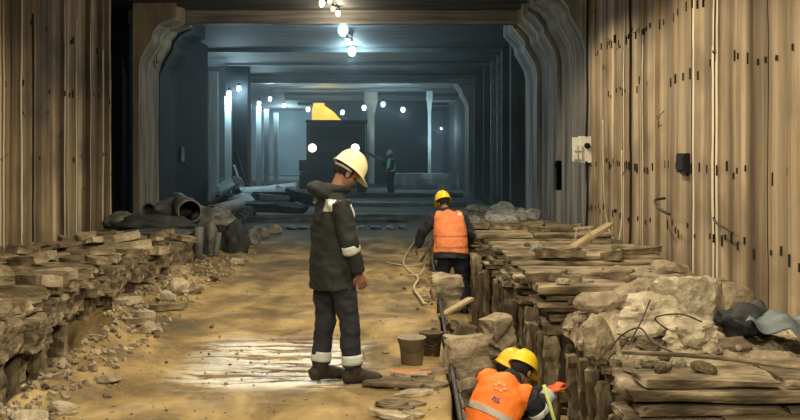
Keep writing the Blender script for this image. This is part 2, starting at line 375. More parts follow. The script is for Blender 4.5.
# ------------------------------------------------------------------ walls
def board_wall(name, X, y0, y1, z0, z1, m, into, rows, seed, slots=1.0):
    """board-marked wall in the plane x=X, relief towards `into`; slots = rows of cast-in black slots"""
    R = random.Random(seed); bm = bmesh.new()
    ys = [y0]; off = []
    while ys[-1] < y1:
        w = R.choice((.06, .08, .26, .34, .5, .55)); ys.append(min(y1, ys[-1] + w))
    prof = []
    for a, b in zip(ys, ys[1:]):
        d = R.uniform(0, .05) if b - a > .2 else R.uniform(.03, .08)
        prof += [(a + .009, d), ((a + b) / 2, d + R.uniform(-.006, .006)), (b - .009, d)]
        if R.random() < .5: prof += [(b, -.012)]
    nz = 34; cols = []
    for (y, d) in prof:
        cols.append([bm.verts.new((X + into * (d + .012 * noise.noise(Vector((y * 2, z0 + (z1 - z0) * k / nz, seed))) + .005 * noise.noise(Vector((y * 9, k * .8, seed)))), y, z0 + (z1 - z0) * k / nz)) for k in range(nz + 1)])
    for a, b in zip(cols, cols[1:]):
        wd = b[0].co.y - a[0].co.y; mi = 1 if wd < .02 and R.random() < .28 else 2 if .02 < wd < .04 and R.random() < .7 else 0
        k0 = 0; k1 = nz
        if mi: k0 = R.randrange(0, nz // 3); k1 = R.randrange(nz * 2 // 3, nz + 1)
        for k in range(nz):
            f = bm.faces.new([a[k], b[k], b[k + 1], a[k + 1]]); f.material_index = mi if k0 <= k < k1 else 0
    def dep(y):
        for (ya, da), (yb, db) in zip(prof, prof[1:]):
            if ya <= y <= yb: return da + (db - da) * (y - ya) / max(1e-6, yb - ya)
        return 0
    for zr in rows:
        y = y0 + .1
        while y < y1:
            if R.random() < .62 * slots:
                h = R.uniform(.04, .12); w = R.uniform(.010, .026); zz = zr + R.uniform(-.06, .06); dd = max(dep(y), dep(y + w))
                box(bm, X, X + into * (dd + .013), y, y + w, zz - h / 2, zz + h / 2, mi=1)
            y += R.uniform(.10, .26)
    for i in range(int((y1 - y0) * 1.2)):        # thin ragged tie wires
        y = R.uniform(y0, y1); z = R.uniform(1.0, 4.2)
        p = [Vector((X + into * .05, y, z))]
        for q in range(4): p.append(p[-1] + Vector((into * R.uniform(-.01, .03), R.uniform(-.09, .09), R.uniform(-.05, .05))))
        tube(bm, spline(p, 4), .005, 4, mi=1)
    back = X - into * .35
    box(bm, min(X - into * .03, back), max(X - into * .03, back), y0, y1, z0, z1)
    return struct(fin(name, bm, [m, HOLE, LIMEWASH], smooth=False))
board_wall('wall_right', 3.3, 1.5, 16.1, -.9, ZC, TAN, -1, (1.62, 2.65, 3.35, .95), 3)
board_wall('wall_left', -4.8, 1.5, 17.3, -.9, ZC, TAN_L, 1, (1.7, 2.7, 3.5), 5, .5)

# haunched pilasters: profile in the wall-section plane, running along the tunnel
def pilaster(name, X, into, y0, y1, m, reach=.55, zh=3.55, depth=.12, base=-.3, ribs=3, back=.9):
    bm = bmesh.new()
    prof = [(-back, base), (depth, base), (depth, zh), (depth + .05, zh + .22), (depth + .16, zh + .42), (depth + .24, zh + .55), (depth + .27, zh + .70), (depth + .40, zh + .86), (reach, zh + .98), (reach, ZC), (-back, ZC)]
    n = max(2, ribs * 6); rings = []
    for i in range(n + 1):
        t = i / n; y = y0 + (y1 - y0) * t
        w = .045 * math.cos(2 * PI * ribs * t)
        ring = []
        for (a, z) in prof:
            aa = a + (w + .012 * noise.noise(Vector((y * 3, z * 2, X))) if a > 0 else 0)
            ring.append(bm.verts.new((X + into * aa, y, z)))
        rings.append(ring)
    for a, b in zip(rings, rings[1:]):
        for k in range(len(prof)): bm.faces.new([a[k], a[(k + 1) % len(prof)], b[(k + 1) % len(prof)], b[k]])
    bm.faces.new(rings[0]); bm.faces.new(rings[-1])
    return struct(fin(name, bm, m, smooth=False))
# right side, stepping away from the near wall
pilaster('wall_right_pilaster', 3.3, -1, 16.15, 18.3, GREY, .62, 3.45, .02, ribs=2)
pilaster('wall_right_pilaster', 3.3, -1, 18.6, 20.4, GREY, .60, 3.42, .05, ribs=2)
pilaster('wall_right_pilaster', 3.3, -1, 20.9, 22.6, GREY, .58, 3.40, .08, ribs=1)
pilaster('wall_right_pilaster', 3.3, -1, 38.5, 40.5, GREY, .50, 3.45, .02, ribs=1)
# left side
pilaster('wall_left_pilaster', -4.8, 1, 19.2, 20.9, GREYTAN, .74, 3.40, .03, ribs=2, back=.04)
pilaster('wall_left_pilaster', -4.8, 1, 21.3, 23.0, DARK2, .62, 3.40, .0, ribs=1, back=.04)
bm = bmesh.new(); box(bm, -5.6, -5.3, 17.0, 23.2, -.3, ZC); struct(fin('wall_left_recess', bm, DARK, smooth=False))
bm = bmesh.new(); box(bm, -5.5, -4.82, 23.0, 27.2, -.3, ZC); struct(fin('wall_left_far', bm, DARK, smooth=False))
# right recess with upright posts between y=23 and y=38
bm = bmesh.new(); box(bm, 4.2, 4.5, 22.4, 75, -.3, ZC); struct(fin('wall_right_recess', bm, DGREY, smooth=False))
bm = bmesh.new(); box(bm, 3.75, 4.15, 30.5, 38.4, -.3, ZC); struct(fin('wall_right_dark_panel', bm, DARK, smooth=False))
# ceiling and its cross ribs
def build_ceiling():
    bm = bmesh.new(); nx, ny = 30, 120
    g = [[bm.verts.new((-11 + 16 * i / nx, 1.5 + 76 * j / ny, ZC + .02 * noise.noise(Vector((i * .7, j * .9, 0))))) for i in range(nx + 1)] for j in range(ny + 1)]
    for a, b in zip(g, g[1:]):
        for i in range(nx): bm.faces.new([a[i], a[i + 1], b[i + 1], b[i]])
    box(bm, -11, 5, 1.5, 77.5, ZC + .05, ZC + .3)
    return struct(fin('ceiling', bm, CEIL))
build_ceiling()
k = 0
for (yy, d, w) in ((13.6, .14, .5), (20.4, .27, .30), (21.0, .12, .2), (28.0, .10, .3), (32.6, .08, .3), (38.0, .30, .5), (46, .12, .4), (52.0, .26, .5), (60, .15, .5)):
    k += 1; bm = bmesh.new()
    gridbox(bm, 9.0, w, d + .04, (60, 3, 2), lambda p, e: p + Vector((0, .012 * noise.noise(Vector((p.x * 2, k, p.z * 5))), .010 * noise.noise(Vector((p.x * 2.5, k * 3, 1))))))
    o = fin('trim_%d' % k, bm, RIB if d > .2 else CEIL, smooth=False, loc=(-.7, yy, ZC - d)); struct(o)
# end wall and far partition
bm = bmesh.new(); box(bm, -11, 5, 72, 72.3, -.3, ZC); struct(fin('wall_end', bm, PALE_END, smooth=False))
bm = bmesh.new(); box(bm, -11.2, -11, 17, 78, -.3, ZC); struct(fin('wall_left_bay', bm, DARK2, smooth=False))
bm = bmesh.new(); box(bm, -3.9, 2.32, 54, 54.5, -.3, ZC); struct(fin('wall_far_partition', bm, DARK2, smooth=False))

# ------------------------------------------------------------------ volume haze beyond the pilasters
def haze(name, x0, x1, y0, y1, z0, z1, dens, col=(.75, .90, 1)):
    m = bpy.data.materials.new('damp_haze'); m.use_nodes = True; nt = m.node_tree; nt.nodes.clear()
    v = nt.nodes.new('ShaderNodeVolumeScatter'); v.inputs['Density'].default_value = dens; v.inputs['Color'].default_value = (*col, 1)
    v.inputs['Anisotropy'].default_value = .35
    o = nt.nodes.new('ShaderNodeOutputMaterial'); nt.links.new(v.outputs[0], o.inputs['Volume'])
    bm = bmesh.new(); box(bm, x0, x1, y0, y1, z0, z1)
    ob = fin(name, bm, m, smooth=False); tag(ob, 'thin bluish haze hanging in the far tunnel', 'haze', kind='stuff')
    return ob
haze('haze', -10.95, 4.15, 23.4, 71.9, -.25, ZC - .02, .0055)
haze('haze', -4.74, 3.24, 17.2, 23.35, -.2, ZC - .03, .005)  # nearer box added to give the string lamps halos

# ------------------------------------------------------------------ lamps
def add_light(loc, col, power, r=.06, typ='POINT'):
    l = bpy.data.lights.new('lamp_light', typ); l.energy = power; l.color = col; l.shadow_soft_size = r
    o = bpy.data.objects.new('lamp_light', l); COL.objects.link(o); o.location = loc; return o
def lamp(loc, m, col, power, label, group, r=.05, hang=.0, name='work_lamp', typ='POINT'):
    t = thing(name, label, 'lamp', loc, group)
    bm = bmesh.new(); lathe(bm, [(r * .45, r * 1.9), (r * .5, r * 1.0), (r * .4, r * .8)], 10); fin('socket', bm, BLACK, t)
    bm = bmesh.new(); ball(bm, (0, 0, 0), (r, r, r * 1.15), 2); fin('bulb', bm, m, t)
    if hang:
        bm = bmesh.new(); tube(bm, [(0, 0, r * 1.8), (0, 0, hang)], .008, 6); fin('cord', bm, BLACK, t)
    if power and typ == 'SPOT':
        lo = add_light((0, 0, -r * 1.6), col, power, .06, 'SPOT'); lo.data.spot_size = 2.75; lo.data.spot_blend = .35; lo.parent = t; lo.name = 'lamp_glow'
        bm = bmesh.new(); lathe(bm, [(r * .6, r * 1.9), (r * 2.6, r * .3), (r * 2.7, r * .25), (r * .7, r * 2.1)], 20, cap=False); fin('shade', bm, BLACK, t)
    elif power: lo = add_light((0, 0, -r * 1.6), col, power, .05); lo.parent = t; lo.name = 'lamp_glow'
    return t
WARM = (1, .84, .60); COOL = (.58, .88, 1)
STR = []
for (px, py, Y, kind, pw, r) in ((316, -4, 17.6, 'w', 0, .045), (322, 3, 18.3, 'w', 40, .06), (330, 1, 18.1, 'w', 0, .045), (333, 9, 19.1, 'w', 0, .045), (338, 13, 19.7, 'w', 40, .055),
                              (343, 30, 22.4, 'c', 120, .12), (347, 40, 24.4, 'w', 0, .045), (352, 43, 25.2, 'w', 0, .045), (352, 51, 27.3, 'c', 170, .12)):
    p = P(px, py, Y); STR.append(p)
    big = r > .1
    lamp(p, B_COOL if kind == 'c' else B_WARM, COOL if kind == 'c' else WARM, pw,
         ('large cool-white lamp hanging under the ceiling in the middle of the lamp string, nearer one' if py < 40 else 'large cool-white lamp at the far lower end of the ceiling lamp string') if big
         else 'small warm-white bulb strung under the tunnel ceiling', None if big else 'small bulbs on the ceiling lamp string', r, max(.05, min(.4, ZC - p.z)))
bm = bmesh.new(); pts = [Vector((-1.25, 2, 4.5))]
for yy in range(5, 19, 3): pts.append(Vector((-1.25 + .05 * math.sin(yy), yy, 4.5 - .08 * (yy % 2))))
for p in sorted(STR, key=lambda q: q.y): pts.append(Vector((p.x, p.y, min(ZC - .05, p.z + .13))))
pts.append(Vector((-.9, 33, 4.5))); tube(bm, spline(pts, 6), .014, 6)
tag(rebase(fin('lamp_cable', bm, BLACK)), 'black cable sagging under the ceiling that carries the lamp string', 'cable')
# overhead warm site lamps on a separate string, unseen above the frame
for yy, pw in ((2.5, 340), (6.5, 420), (10.5, 430), (14.3, 430)):
    lamp((1.3, yy, 4.28), B_WARM, WARM, pw, 'warm-white site lamp hanging from the ceiling over the yellow floor', 'near ceiling lamps', .07, .3, typ='SPOT')
for yy, pw in ((4.2, 360), (8.4, 300), (12.4, 230)):  # row added above the frame for overhead light and deeper ledge shadows
    lamp((-1.7, yy, 4.28), B_WARM, WARM, pw, 'added unseen warm-white lamp under the ceiling along the left half of the tunnel', 'added left ceiling lamps', .07, .3, typ='SPOT')
# flood lamps behind the camera
def flood(loc, tgt, col, power, size, spot=1.9):
    l = bpy.data.lights.new('flood_light', 'SPOT'); l.energy = power; l.color = col; l.shadow_soft_size = size; l.spot_size = spot; l.spot_blend = .8
    o = bpy.data.objects.new('flood_light', l); COL.objects.link(o); o.location = loc
    o.rotation_euler = (Vector(tgt) - Vector(loc)).to_track_quat('-Z', 'Y').to_euler(); return o
flood((-1.8, -2.5, 4.0), (1.5, 10, .6), (1, .86, .63), 450, .15)
flood((1.6, -2.0, 4.1), (-2.5, 9, .8), (1, .86, .63), 1000, .15)

lb = add_light((-6.5, 66, 3.4), COOL, 750, .3); lb.name = 'end_bay_light'
lb = add_light((2.9, 64, 3.0), COOL, 60, .3); lb.name = 'end_bay_light'
# far lamps of the left bay and of the back row
for (px, py, Y, pw) in ((229, 93, 30.9, 110), (239, 88, 33.3, 110), (259, 103, 37.5, 90), (270, 98.5, 40.5, 90), (284, 105, 45, 90)):
    lamp(P(px, py, Y), B_FAR, COOL, pw, 'cool-white lamp high on the left row of support columns', 'lamps on the left columns', .085, 0)
for (px, py, Y, pw) in ((308, 109, 47, 90), (342.5, 112, 48, 60), (364, 107.5, 46, 60), (383, 104, 45, 110), (403, 109.5, 45, 110)):
    lamp(P(px, py, Y), B_FAR, COOL, pw, 'cool-white lamp in the row high above the parked truck', 'lamps above the truck', .11, 0)
lamp(P(441, 128, 60), B_FAR, COOL, 120, 'tiny bluish lamp deep in the right-hand opening behind the partition', None, .06, 0)

# ------------------------------------------------------------------ far support columns on the left
def column(px, Y, w, label, m=GREY, group=None, flare=True, ztop=ZC):
    X = (px - VX) / F * Y
    t = thing('support_column', label, 'column', (X, Y, 0), group)
    bm = bmesh.new()
    box(bm, -w / 2, w / 2, -w * .5, w * .5, 0.0, 3.55 if flare else ztop)
    fin('shaft', bm, m, t, smooth=False)
    bm = bmesh.new(); box(bm, -w * .8, w * .8, -w * .8, w * .8, -.05, .18); fin('footing', bm, DGREY, t, smooth=False)
    if flare:
        bm = bmesh.new()
        vs = [bm.verts.new((sx * a, sy * a, z)) for (a, z) in ((w * .5, 3.55), (w * .95, 4.2), (w * .95, ztop)) for sx, sy in ((-1, -1), (1, -1), (1, 1), (-1, 1))]
        for r in (0, 4):
            for k in range(4): bm.faces.new([vs[r + k], vs[r + (k + 1) % 4], vs[r + 4 + (k + 1) % 4], vs[r + 4 + k]])
        bm.faces.new(vs[:4]); bm.faces.new(vs[8:])
        fin('capital', bm, m, t, smooth=False)
    return t
PALE = mat('pale_concrete', [(.3, (.26, .31, .32)), (.7, (.55, .62, .62))], scale=(4, 4, .6), rough=.8, bump=.3)
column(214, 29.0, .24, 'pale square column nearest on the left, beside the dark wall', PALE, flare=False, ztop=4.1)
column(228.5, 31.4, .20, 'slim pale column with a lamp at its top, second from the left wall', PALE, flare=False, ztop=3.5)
column(238, 34.0, .75, 'broad near-black column added to fill the shade between the slim lit columns on the left', DARK, flare=False)  # added shaft that stands in for the darkness between the columns
column(249, 36.0, .18, 'slim pale column right of the broad shade-filling column', PALE, flare=False, ztop=3.5)
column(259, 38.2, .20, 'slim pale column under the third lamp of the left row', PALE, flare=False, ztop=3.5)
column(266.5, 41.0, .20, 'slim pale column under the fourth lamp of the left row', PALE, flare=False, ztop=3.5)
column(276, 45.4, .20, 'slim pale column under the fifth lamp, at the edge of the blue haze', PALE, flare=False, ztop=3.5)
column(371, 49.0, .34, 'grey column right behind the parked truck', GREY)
column(429.5, 46.0, .14, 'narrow column made white for its lit edge, standing out brightly against the dark partition', PALE)  # lit edge of a column, its brightness put into a white shaft
add_light(P(424, 140, 45.2), COOL, 45, .05).name = 'column_fill_light'  # unseen light added to brighten the narrow column
# right recess posts
for i, (px, Y, w) in enumerate(((478, 37.2, .3), (487, 34, .24), (493, 31.5, .14), (499, 29.6, .12), (507, 27.6, .3), (517, 25.4, .34))):
    X = (px - VX) / F * Y; t = tag(None or bpy.data.objects.new('wall_post', bpy.data.meshes.new('wall_post')), 'upright steel post in the dark recess of the right wall' if i in (2, 3) else 'dark concrete upright in the recess of the right wall', 'post', 'steel posts in the right recess' if i in (2, 3) else 'uprights in the right recess')
    bm = bmesh.new(); box(bm, -w / 2, w / 2, -w / 2, w / 2, -.1, ZC - .02); bm.to_mesh(t.data); bm.free(); t.data.materials.append(PIPE if i in (2, 3) else DGREY); t.location = (X, Y, 0); COL.objects.link(t)

# ------------------------------------------------------------------ ledges
ZL = .58
def ledge_body():
    bm = bmesh.new(); box(bm, 1.95, 3.34, 3, 24, -.85, .28); struct(fin('trim_20', bm, ROCK_D, smooth=False))
    bm = bmesh.new(); box(bm, -4.9, -3.35, 3, 24, -.3, .26); struct(fin('trim_21', bm, ROCK_D, smooth=False))
ledge_body()
# right ledge : slabs laid crosswise, front to back, in stacks
def right_ledge():
    groups = [(4.6, .9, .34, 1.66, 3), (5.65, .8, .49, 1.42, 5), (6.6, 1.0, .38, 1.46, 2), (7.7, 1.0, .38, 1.52, 3), (8.75, .8, .62, 1.36, 6), (9.9, .85, .60, 1.34, 5), (11.05, .9, .64, 1.30, 5),
              (12.3, 1.0, .62, 1.27, 5), (13.6, 1.0, .66, 1.25, 4), (15.0, 1.2, .58, 1.3, 3), (16.6, 1.3, .55, 1.35, 3), (18.3, 1.4, .5, 1.4, 2), (20.1, 1.5, .48, 1.4, 2), (22, 1.6, .46, 1.4, 2)]
    for (Y, dep, zt, x0, nl) in groups:
        side = 'near' if Y < 8 else 'middle' if Y < 14 else 'far'
        z = zt; yf = Y + .12
        for l in range(nl):
            h = rnd(.05, .095); z -= h
            n_ = 1 if l % 2 else 2                     # broken into pieces along the layer
            xa = x0 + rnd(-.05, .10); xb = 3.22 - rnd(0, .1)
            yb = Y + dep - rnd(0, .08) if l == 0 else min(Y + dep, yf + rnd(.45, .7))
            cx = [xa] + ([xa + (xb - xa) * rnd(.35, .7)] if n_ == 2 else []) + [xb]
            for q, (a, b) in enumerate(zip(cx, cx[1:])):
                yy0 = yf + rnd(-.05, .05)
                o = slab_obj('concrete_slab', (b - a) * .985, yb - yy0, h * .86, ((a + b) / 2, (yy0 + yb) / 2, z), (rnd(-.02, .02), rnd(-.012, .012), rnd(-.035, .035)), SLAB, amp=.008, chip=.03)
                pos = 'top' if l == 0 else 'lower'
                tag(o, f'rough dust-covered slab laid crosswise as a {pos} layer of the {side} right ledge', 'slab', f'{pos} slabs of the {side} right ledge')
            yf += rnd(-.13, .05) if l % 2 == 0 else rnd(-.06, .06)
        if Y < 16:
            m_ = max(2, int(dep / .2)) if Y > 8.5 else 5
            for q in range(m_):
                ww = rnd(.06, .15); hz = z + .84 + (rnd(-.05, .0))
                po = slab_obj('ledge_post', ww, ww * rnd(.9, 1.3), hz, (x0 + rnd(.03, .14), Y + .1 + dep * (q + .2) / m_, -.85), (rnd(-.04, .04), rnd(-.05, .05), rnd(-.3, .3)), SLAB_V, amp=.009, strat=False, chip=.02, n=(3, 3, 18))
                tag(po, f'weathered upright propping the trench face of the {side} right ledge', 'post', f'uprights of the {side} right ledge')
right_ledge()
def plate_obj(w, d, h, m, loc, rot):
    bm = bmesh.new(); n = random.randint(5, 8); sd = rnd(0, 90)
    lo = []; 
    for k in range(n):
        a = 2 * PI * (k + rnd(-.3, .3)) / n; q = rnd(.8, 1.15)
        lo.append(bm.verts.new((math.cos(a) * w / 2 * q, math.sin(a) * d / 2 * q, 0)))
    f = bm.faces.new(lo); e = bmesh.ops.extrude_face_region(bm, geom=[f])
    for v in e['geom']:
        if isinstance(v, bmesh.types.BMVert): v.co += Vector((rnd(-.03, .02) * w, rnd(-.03, .02) * d, h * rnd(.85, 1.1)))
    bmesh.ops.triangulate(bm, faces=bm.faces); bmesh.ops.subdivide_edges(bm, edges=bm.edges[:], cuts=3, use_grid_fill=True)
    for v in bm.verts:
        q = v.co * 9 + Vector((sd, 0, 0)); v.co += Vector((noise.noise(q), noise.noise(q + Vector((7, 0, 0))), noise.noise(q + Vector((0, 7, 0))) * .6)) * .022
    o = fin('broken_plate', bm, m, smooth=False); o.location = loc; o.rotation_euler = rot; return o
def broken_plates(n, xr, yr, z, label, group, ms, seed=0, hr=(.05, .12), wk=1., tilt=.13):
    for i in range(n):
        Y = rnd(*yr); X = rnd(*xr)
        tag(plate_obj(rnd(.25, .75) * wk, rnd(.16, .42) * wk, rnd(*hr), random.choice(ms), (X, Y, z + rnd(-.03, .03)), (rnd(-tilt, tilt), rnd(-tilt, tilt), rnd(-.6, .6))), label, 'concrete chunk', group)
broken_plates(26, (1.5, 3.0), (9.0, 16), .60, 'thin broken plate lying on top of the middle right ledge', 'broken plates on the right ledge', [SLAB, ROCK, SLAB])
def left_ledge():
    Y = 6.3
    while Y < 15.2:
        w = rnd(.34, .62); zt = ZL + rnd(-.08, .03); z = zt
        xf = -3.02 + .05 * (Y - 8) / 7 + rnd(-.07, .07)
        for l in range(2):
            h = rnd(.10, .15) if l == 0 else rnd(.26, .34) if Y < 10.5 else rnd(.16, .22)
            z -= h
            xb = xf + (rnd(-.10, .03) if l == 0 else rnd(-.05, .05)); xa = -4.72 + rnd(0, .1)
            o = slab_obj('concrete_slab', xb - xa, w * rnd(.95, 1.1), h * .98, ((xa + xb) / 2, Y + rnd(-.03, .03), z), (rnd(-.04, .04), rnd(-.02, .02), rnd(-.05, .05)), SLAB,
                         amp=.013, chip=.05)
            side = 'near' if Y < 10.5 else 'far'
            pos = 'top' if l == 0 else 'lower'
            tag(o, f'crumbling dusty slab laid crosswise as a {pos} layer of the {side} left ledge', 'slab', f'{pos} slabs of the {side} left ledge')
        if not (12.6 < Y < 15.0) :
            ww = rnd(.15, .26)
            if rnd(0, 1) < .95:
                po = slab_obj('ledge_post', .16, ww, z + .68, (xf - .14 - rnd(0, .08), Y, -.62), (rnd(-.03, .03), rnd(-.03, .03), rnd(-.1, .1)), SLAB_V, amp=.014, strat=False, chip=.04, n=(3, 5, 14))
                tag(po, 'stained concrete upright under the overhang of the left ledge', 'post', 'uprights under the left ledge')
        Y += w * rnd(1.02, 1.18)
    # continuation in shadow, its shade put into a darker slab colour
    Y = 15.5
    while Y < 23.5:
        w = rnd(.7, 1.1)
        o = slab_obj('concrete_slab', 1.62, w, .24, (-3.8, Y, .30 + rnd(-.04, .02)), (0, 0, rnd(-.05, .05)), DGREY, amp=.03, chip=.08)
        tag(o, 'shadow-darkened slab of the left ledge beyond its broken dusty stretch', 'slab', 'dark slabs of the left ledge')
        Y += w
left_ledge()
broken_plates(84, (-4.6, -2.95), (7.0, 15), .53, 'broken plate of dusty concrete lying on top of the left ledge', 'broken plates on the left ledge', [SLAB, ROCK, SLAB, ROCK_D], hr=(.05, .13), wk=.8, tilt=.2)

# uneven mound of crumbled concrete that carries the boulders
def mound():
    bm = bmesh.new(); xs = [1.56 + .028 * i for i in range(60)]; ys = [6.45 + .035 * i for i in range(72)]
    g = []
    for b in ys:
        row = []
        for a in xs:
            e = min(1, (a - 1.56) / .2, (3.24 - a) / .1 + .4, (b - 6.45) / .25, (8.97 - b) / .3)
            z = .22 + .24 * max(0, e) ** .5 + .10 * noise.noise(Vector((a * 2.2, b * 2.2, 4))) + .05 * noise.noise(Vector((a * 7, b * 7, 1))) + .025 * noise.noise(Vector((a * 19, b * 19, 1)))
            row.append(bm.verts.new((a, b, z)))
        g.append(row)
    for a, b in zip(g, g[1:]):
        for i in range(len(xs) - 1): bm.faces.new([a[i], a[i + 1], b[i + 1], b[i]])
    o = fin('rubble', bm, ROCK, smooth=False); tag(o, 'crumbled concrete heap carrying the boulders on the right ledge', 'rubble', kind='stuff')
mound()
# ------------------------------------------------------------------ hero rubble on the right ledge
def on(px, py, z, dims, m, label, **kw):
    Y = GY(py, z); p = P(px, py, Y)
    return rock((p.x, p.y + dims[1] * .3, z), dims, m, label, **kw)
on(692, 338, .48, (.66, .6, .68), ROCK_W, 'largest pale boulder on the right ledge, in the middle of the rubble', name='boulder', cat='boulder', seed=18, sub=4, rough=.045, rot=(0, .1, .5))
on(655, 342, .48, (.62, .5, .42), ROCK_W, 'rough pale boulder leaning against the left side of the largest boulder', name='boulder', cat='boulder', seed=44, sub=4, rough=.12)
on(700, 350, .46, (.52, .34, .34), ROCK_W, 'rough pitted lump of broken concrete in front of the largest boulder', name='boulder', cat='boulder', seed=5, sub=4, rough=.14, cuts=7)
on(637, 303, .54, (.50, .42, .42), ROCK, 'blocky brown-grey rock left of the largest boulder, by the slab stack', seed=21, rot=(0, 0, .3), cuts=7, rough=.03)
on(672, 290, .54, (.40, .34, .34), ROCK, 'pointed rock against the right wall behind the largest boulder', seed=31)
on(736, 312, .50, (.44, .40, .40), ROCK, 'wedge-shaped rock right of the largest boulder near the wall', seed=33, cuts=7, rough=.03)
on(778, 366, .42, (.66, .34, .20), ROCK, 'low flat tan rock on the front slabs below the tarpaulin', seed=9, rough=.04)
on(735, 352, .46, (.40, .24, .12), ROCK_D, 'flat brown rock between the largest boulder and the tarpaulin', seed=41)
on(606, 320, .42, (.52, .30, .24), ROCK, 'oblong brown block lying in front of the slab stack on the right ledge', seed=51, cuts=6, rough=.02, rot=(0, 0, .1))
on(578, 355, .38, (.42, .34, .32), ROCK_D, 'rounded brown clod at the broken front edge of the right ledge', seed=53, rough=.12, cuts=5)
on(562, 332, .38, (.34, .32, .28), ROCK, 'angular brown rock at the trench side left of the rounded clod', seed=54)
on(620, 356, .46, (.20, .22, .15), ROCK_W, 'pale pitted stone in the tangle of wires', seed=61, rough=.12)
on(648, 352, .46, (.22, .2, .12), ROCK_D, 'dark stone beside the tangle of wires', seed=62)
on(600, 345, .44, (.17, .2, .12), ROCK_W, 'pale stone left of the tangle of wires', seed=63)
on(770, 340, .46, (.36, .26, .12), ROCK_W, 'pale rock half under the grey tarpaulin', seed=64)
on(715, 356, .46, (.34, .20, .09), ROCK, 'long flat stone behind the metal pipe', seed=66)
on(604, 420, .0, (.30, .26, .50), ROCK, 'tall pillar-like lump of dusty rubble on the front face of the right ledge', seed=67, rough=.12)
for i in range(95):
    px = rnd(560, 740); Yy = rnd(5.9, 9.6); X = (px - VX) / F * Yy
    if not 1.5 < X < 3.15: continue
    stone((X, Yy, rnd(.42, .52)), rnd(.05, .19), random.choice([ROCK_W, ROCK, ROCK_W, ROCK_D]), 'small loose stone in the heap on the right ledge', 'loose stones on the right ledge')
for i in range(45):
    Yy = rnd(9.5, 22); X = rnd(1.55, 3.1)
    stone((X, Yy, .58 if 11 < Yy < 15 else .52), rnd(.06, .2), random.choice([ROCK_W, ROCK, ROCK_D, ROCK_G]), 'small stone lying on the far slabs of the right ledge', 'stones on the far right ledge')
# pale heap against the far right wall
for i in range(26):
    px = rnd(472, 540); Yy = rnd(18, 23); X = (px - VX) / F * Yy
    if X > 2.95: continue
    rock((X, Yy, .45), (rnd(.35, .7), rnd(.25, .4), rnd(.2, .38)), random.choice([ROCK_PALE, ROCK_PALE, ROCK_G]), 'pale broken lump in the heap at the foot of the far right pillars', name='rubble_lump', group='pale heap by the far right pillars')
# steel pipe/rod on the ledge
def rod(name, pts, r, m, label, cat, group=None, seg=8):
    bm = bmesh.new(); tube(bm, spline(pts, 6) if len(pts) > 2 else pts, r, seg); return tag(rebase(fin(name, bm, m)), label, cat, group)
rod('metal_pipe', [P(622, 352, 6.1), P(710, 357, 6.05), P(800, 368, 5.9), P(860, 372, 5.85)], .014, SLAB, 'long dusty pipe lying along the front slabs of the right ledge', 'pipe')
rod('steel_wire', [P(610, 350, 6.5), P(622, 335, 6.5), P(640, 328, 6.55), P(652, 342, 6.4), P(672, 352, 6.3)], .006, STEEL, 'dark wire bent in a loop among the stones of the right ledge', 'wire')
rod('steel_wire', [P(668, 330, 6.3), P(655, 318, 6.3), P(680, 314, 6.2), P(702, 322, 6.2)], .005, STEEL, 'thin dark wire curling over the pitted concrete lump', 'wire')
rod('steel_wire', [P(628, 345, 6.3), P(641, 322, 6.4), P(650, 300, 6.5)], .005, STEEL, 'straight dark wire poking up between the pale boulders', 'wire')
# plank propped and wooden frame
def plank(a, b, w, h, m, name, label, cat='plank', group=None):
    a, b = Vector(a), Vector(b); d = b - a
    o = slab_obj(name, d.length, w, h, (a + b) / 2, (0, 0, 0), m, amp=.004, chip=.012)
    o.rotation_euler = d.to_track_quat('X', 'Z').to_euler()
    return tag(o, label, cat, group)
plank(P(562, 256, 12.4), P(611, 226, 13.3), .10, .05, WOOD, 'timber_plank', 'pale timber plank propped slanting against the right wall on the slab stack')
t = thing('wooden_frame', 'small pale wooden frame standing on the slab stack of the right ledge', 'frame', P(582, 246, 12.9))
for (a, b, nm) in (((-.10, 0, 0), (-.07, 0, .22), 'post'), ((.12, 0, 0), (.09, 0, .24), 'post'), ((-.11, 0, .22), (.14, 0, .25), 'top_rail')):
    bm = bmesh.new(); tube(bm, [a, b], .017, 4); fin(nm, bm, WOOD, t, smooth=False)
rod('tarpaulin_roll', [P(542, 232, 14.2), P(560, 229, 14.3), P(578, 230, 14.3)], [.07] * 13, ROCK_D, 'dull olive roll lying on the back of the slab stack by the right wall', 'roll')
rod('thin_strip', [P(603, 120, 14.6), P(604, 190, 14.6), P(608, 226, 14.6), P(614, 240, 14.2)], .012, CABLE, 'pale strip hanging down the right wall and curling onto the ledge', 'strip')
rod('thin_strip', [P(622, 150, 13.7), P(622, 215, 13.6), P(619, 240, 13.4)], .010, CABLE, 'pale straight strip hanging beside the curled one on the right wall', 'strip')
# tarpaulin heap and black sack far right
def cloth(name, w, l, fn, m, label, cat, n=26):
    bm = bmesh.new(); g = [[bm.verts.new(fn(-1 + 2 * i / n, -1 + 2 * j / n, w, l)) for i in range(n + 1)] for j in range(n + 1)]
    for a, b in zip(g, g[1:]):
        for i in range(n): bm.faces.new([a[i], a[i + 1], b[i + 1], b[i]])
    o = fin(name, bm, m); md = o.modifiers.new('thick', 'SOLIDIFY'); md.thickness = .008; tag(o, label, cat); return o
o = cloth('tarpaulin', .34, .28, lambda u, v, w, l: Vector((u * w, v * l, .16 * math.exp(-(u * 1.3) ** 2) * (1 - .5 * v * v) + .035 * math.sin(9 * u + 3 * v) + .02 * noise.noise(Vector((u * 5, v * 5, 0))))), TARP, 'crumpled blue-grey tarpaulin heaped by the right wall at the picture edge', 'tarpaulin')
o.location = (2.80, 6.75, .53); o.rotation_euler = (0, .35, -.5)
bm = bmesh.new(); ball(bm, (0, 0, .08), (.20, .16, .12), 4)
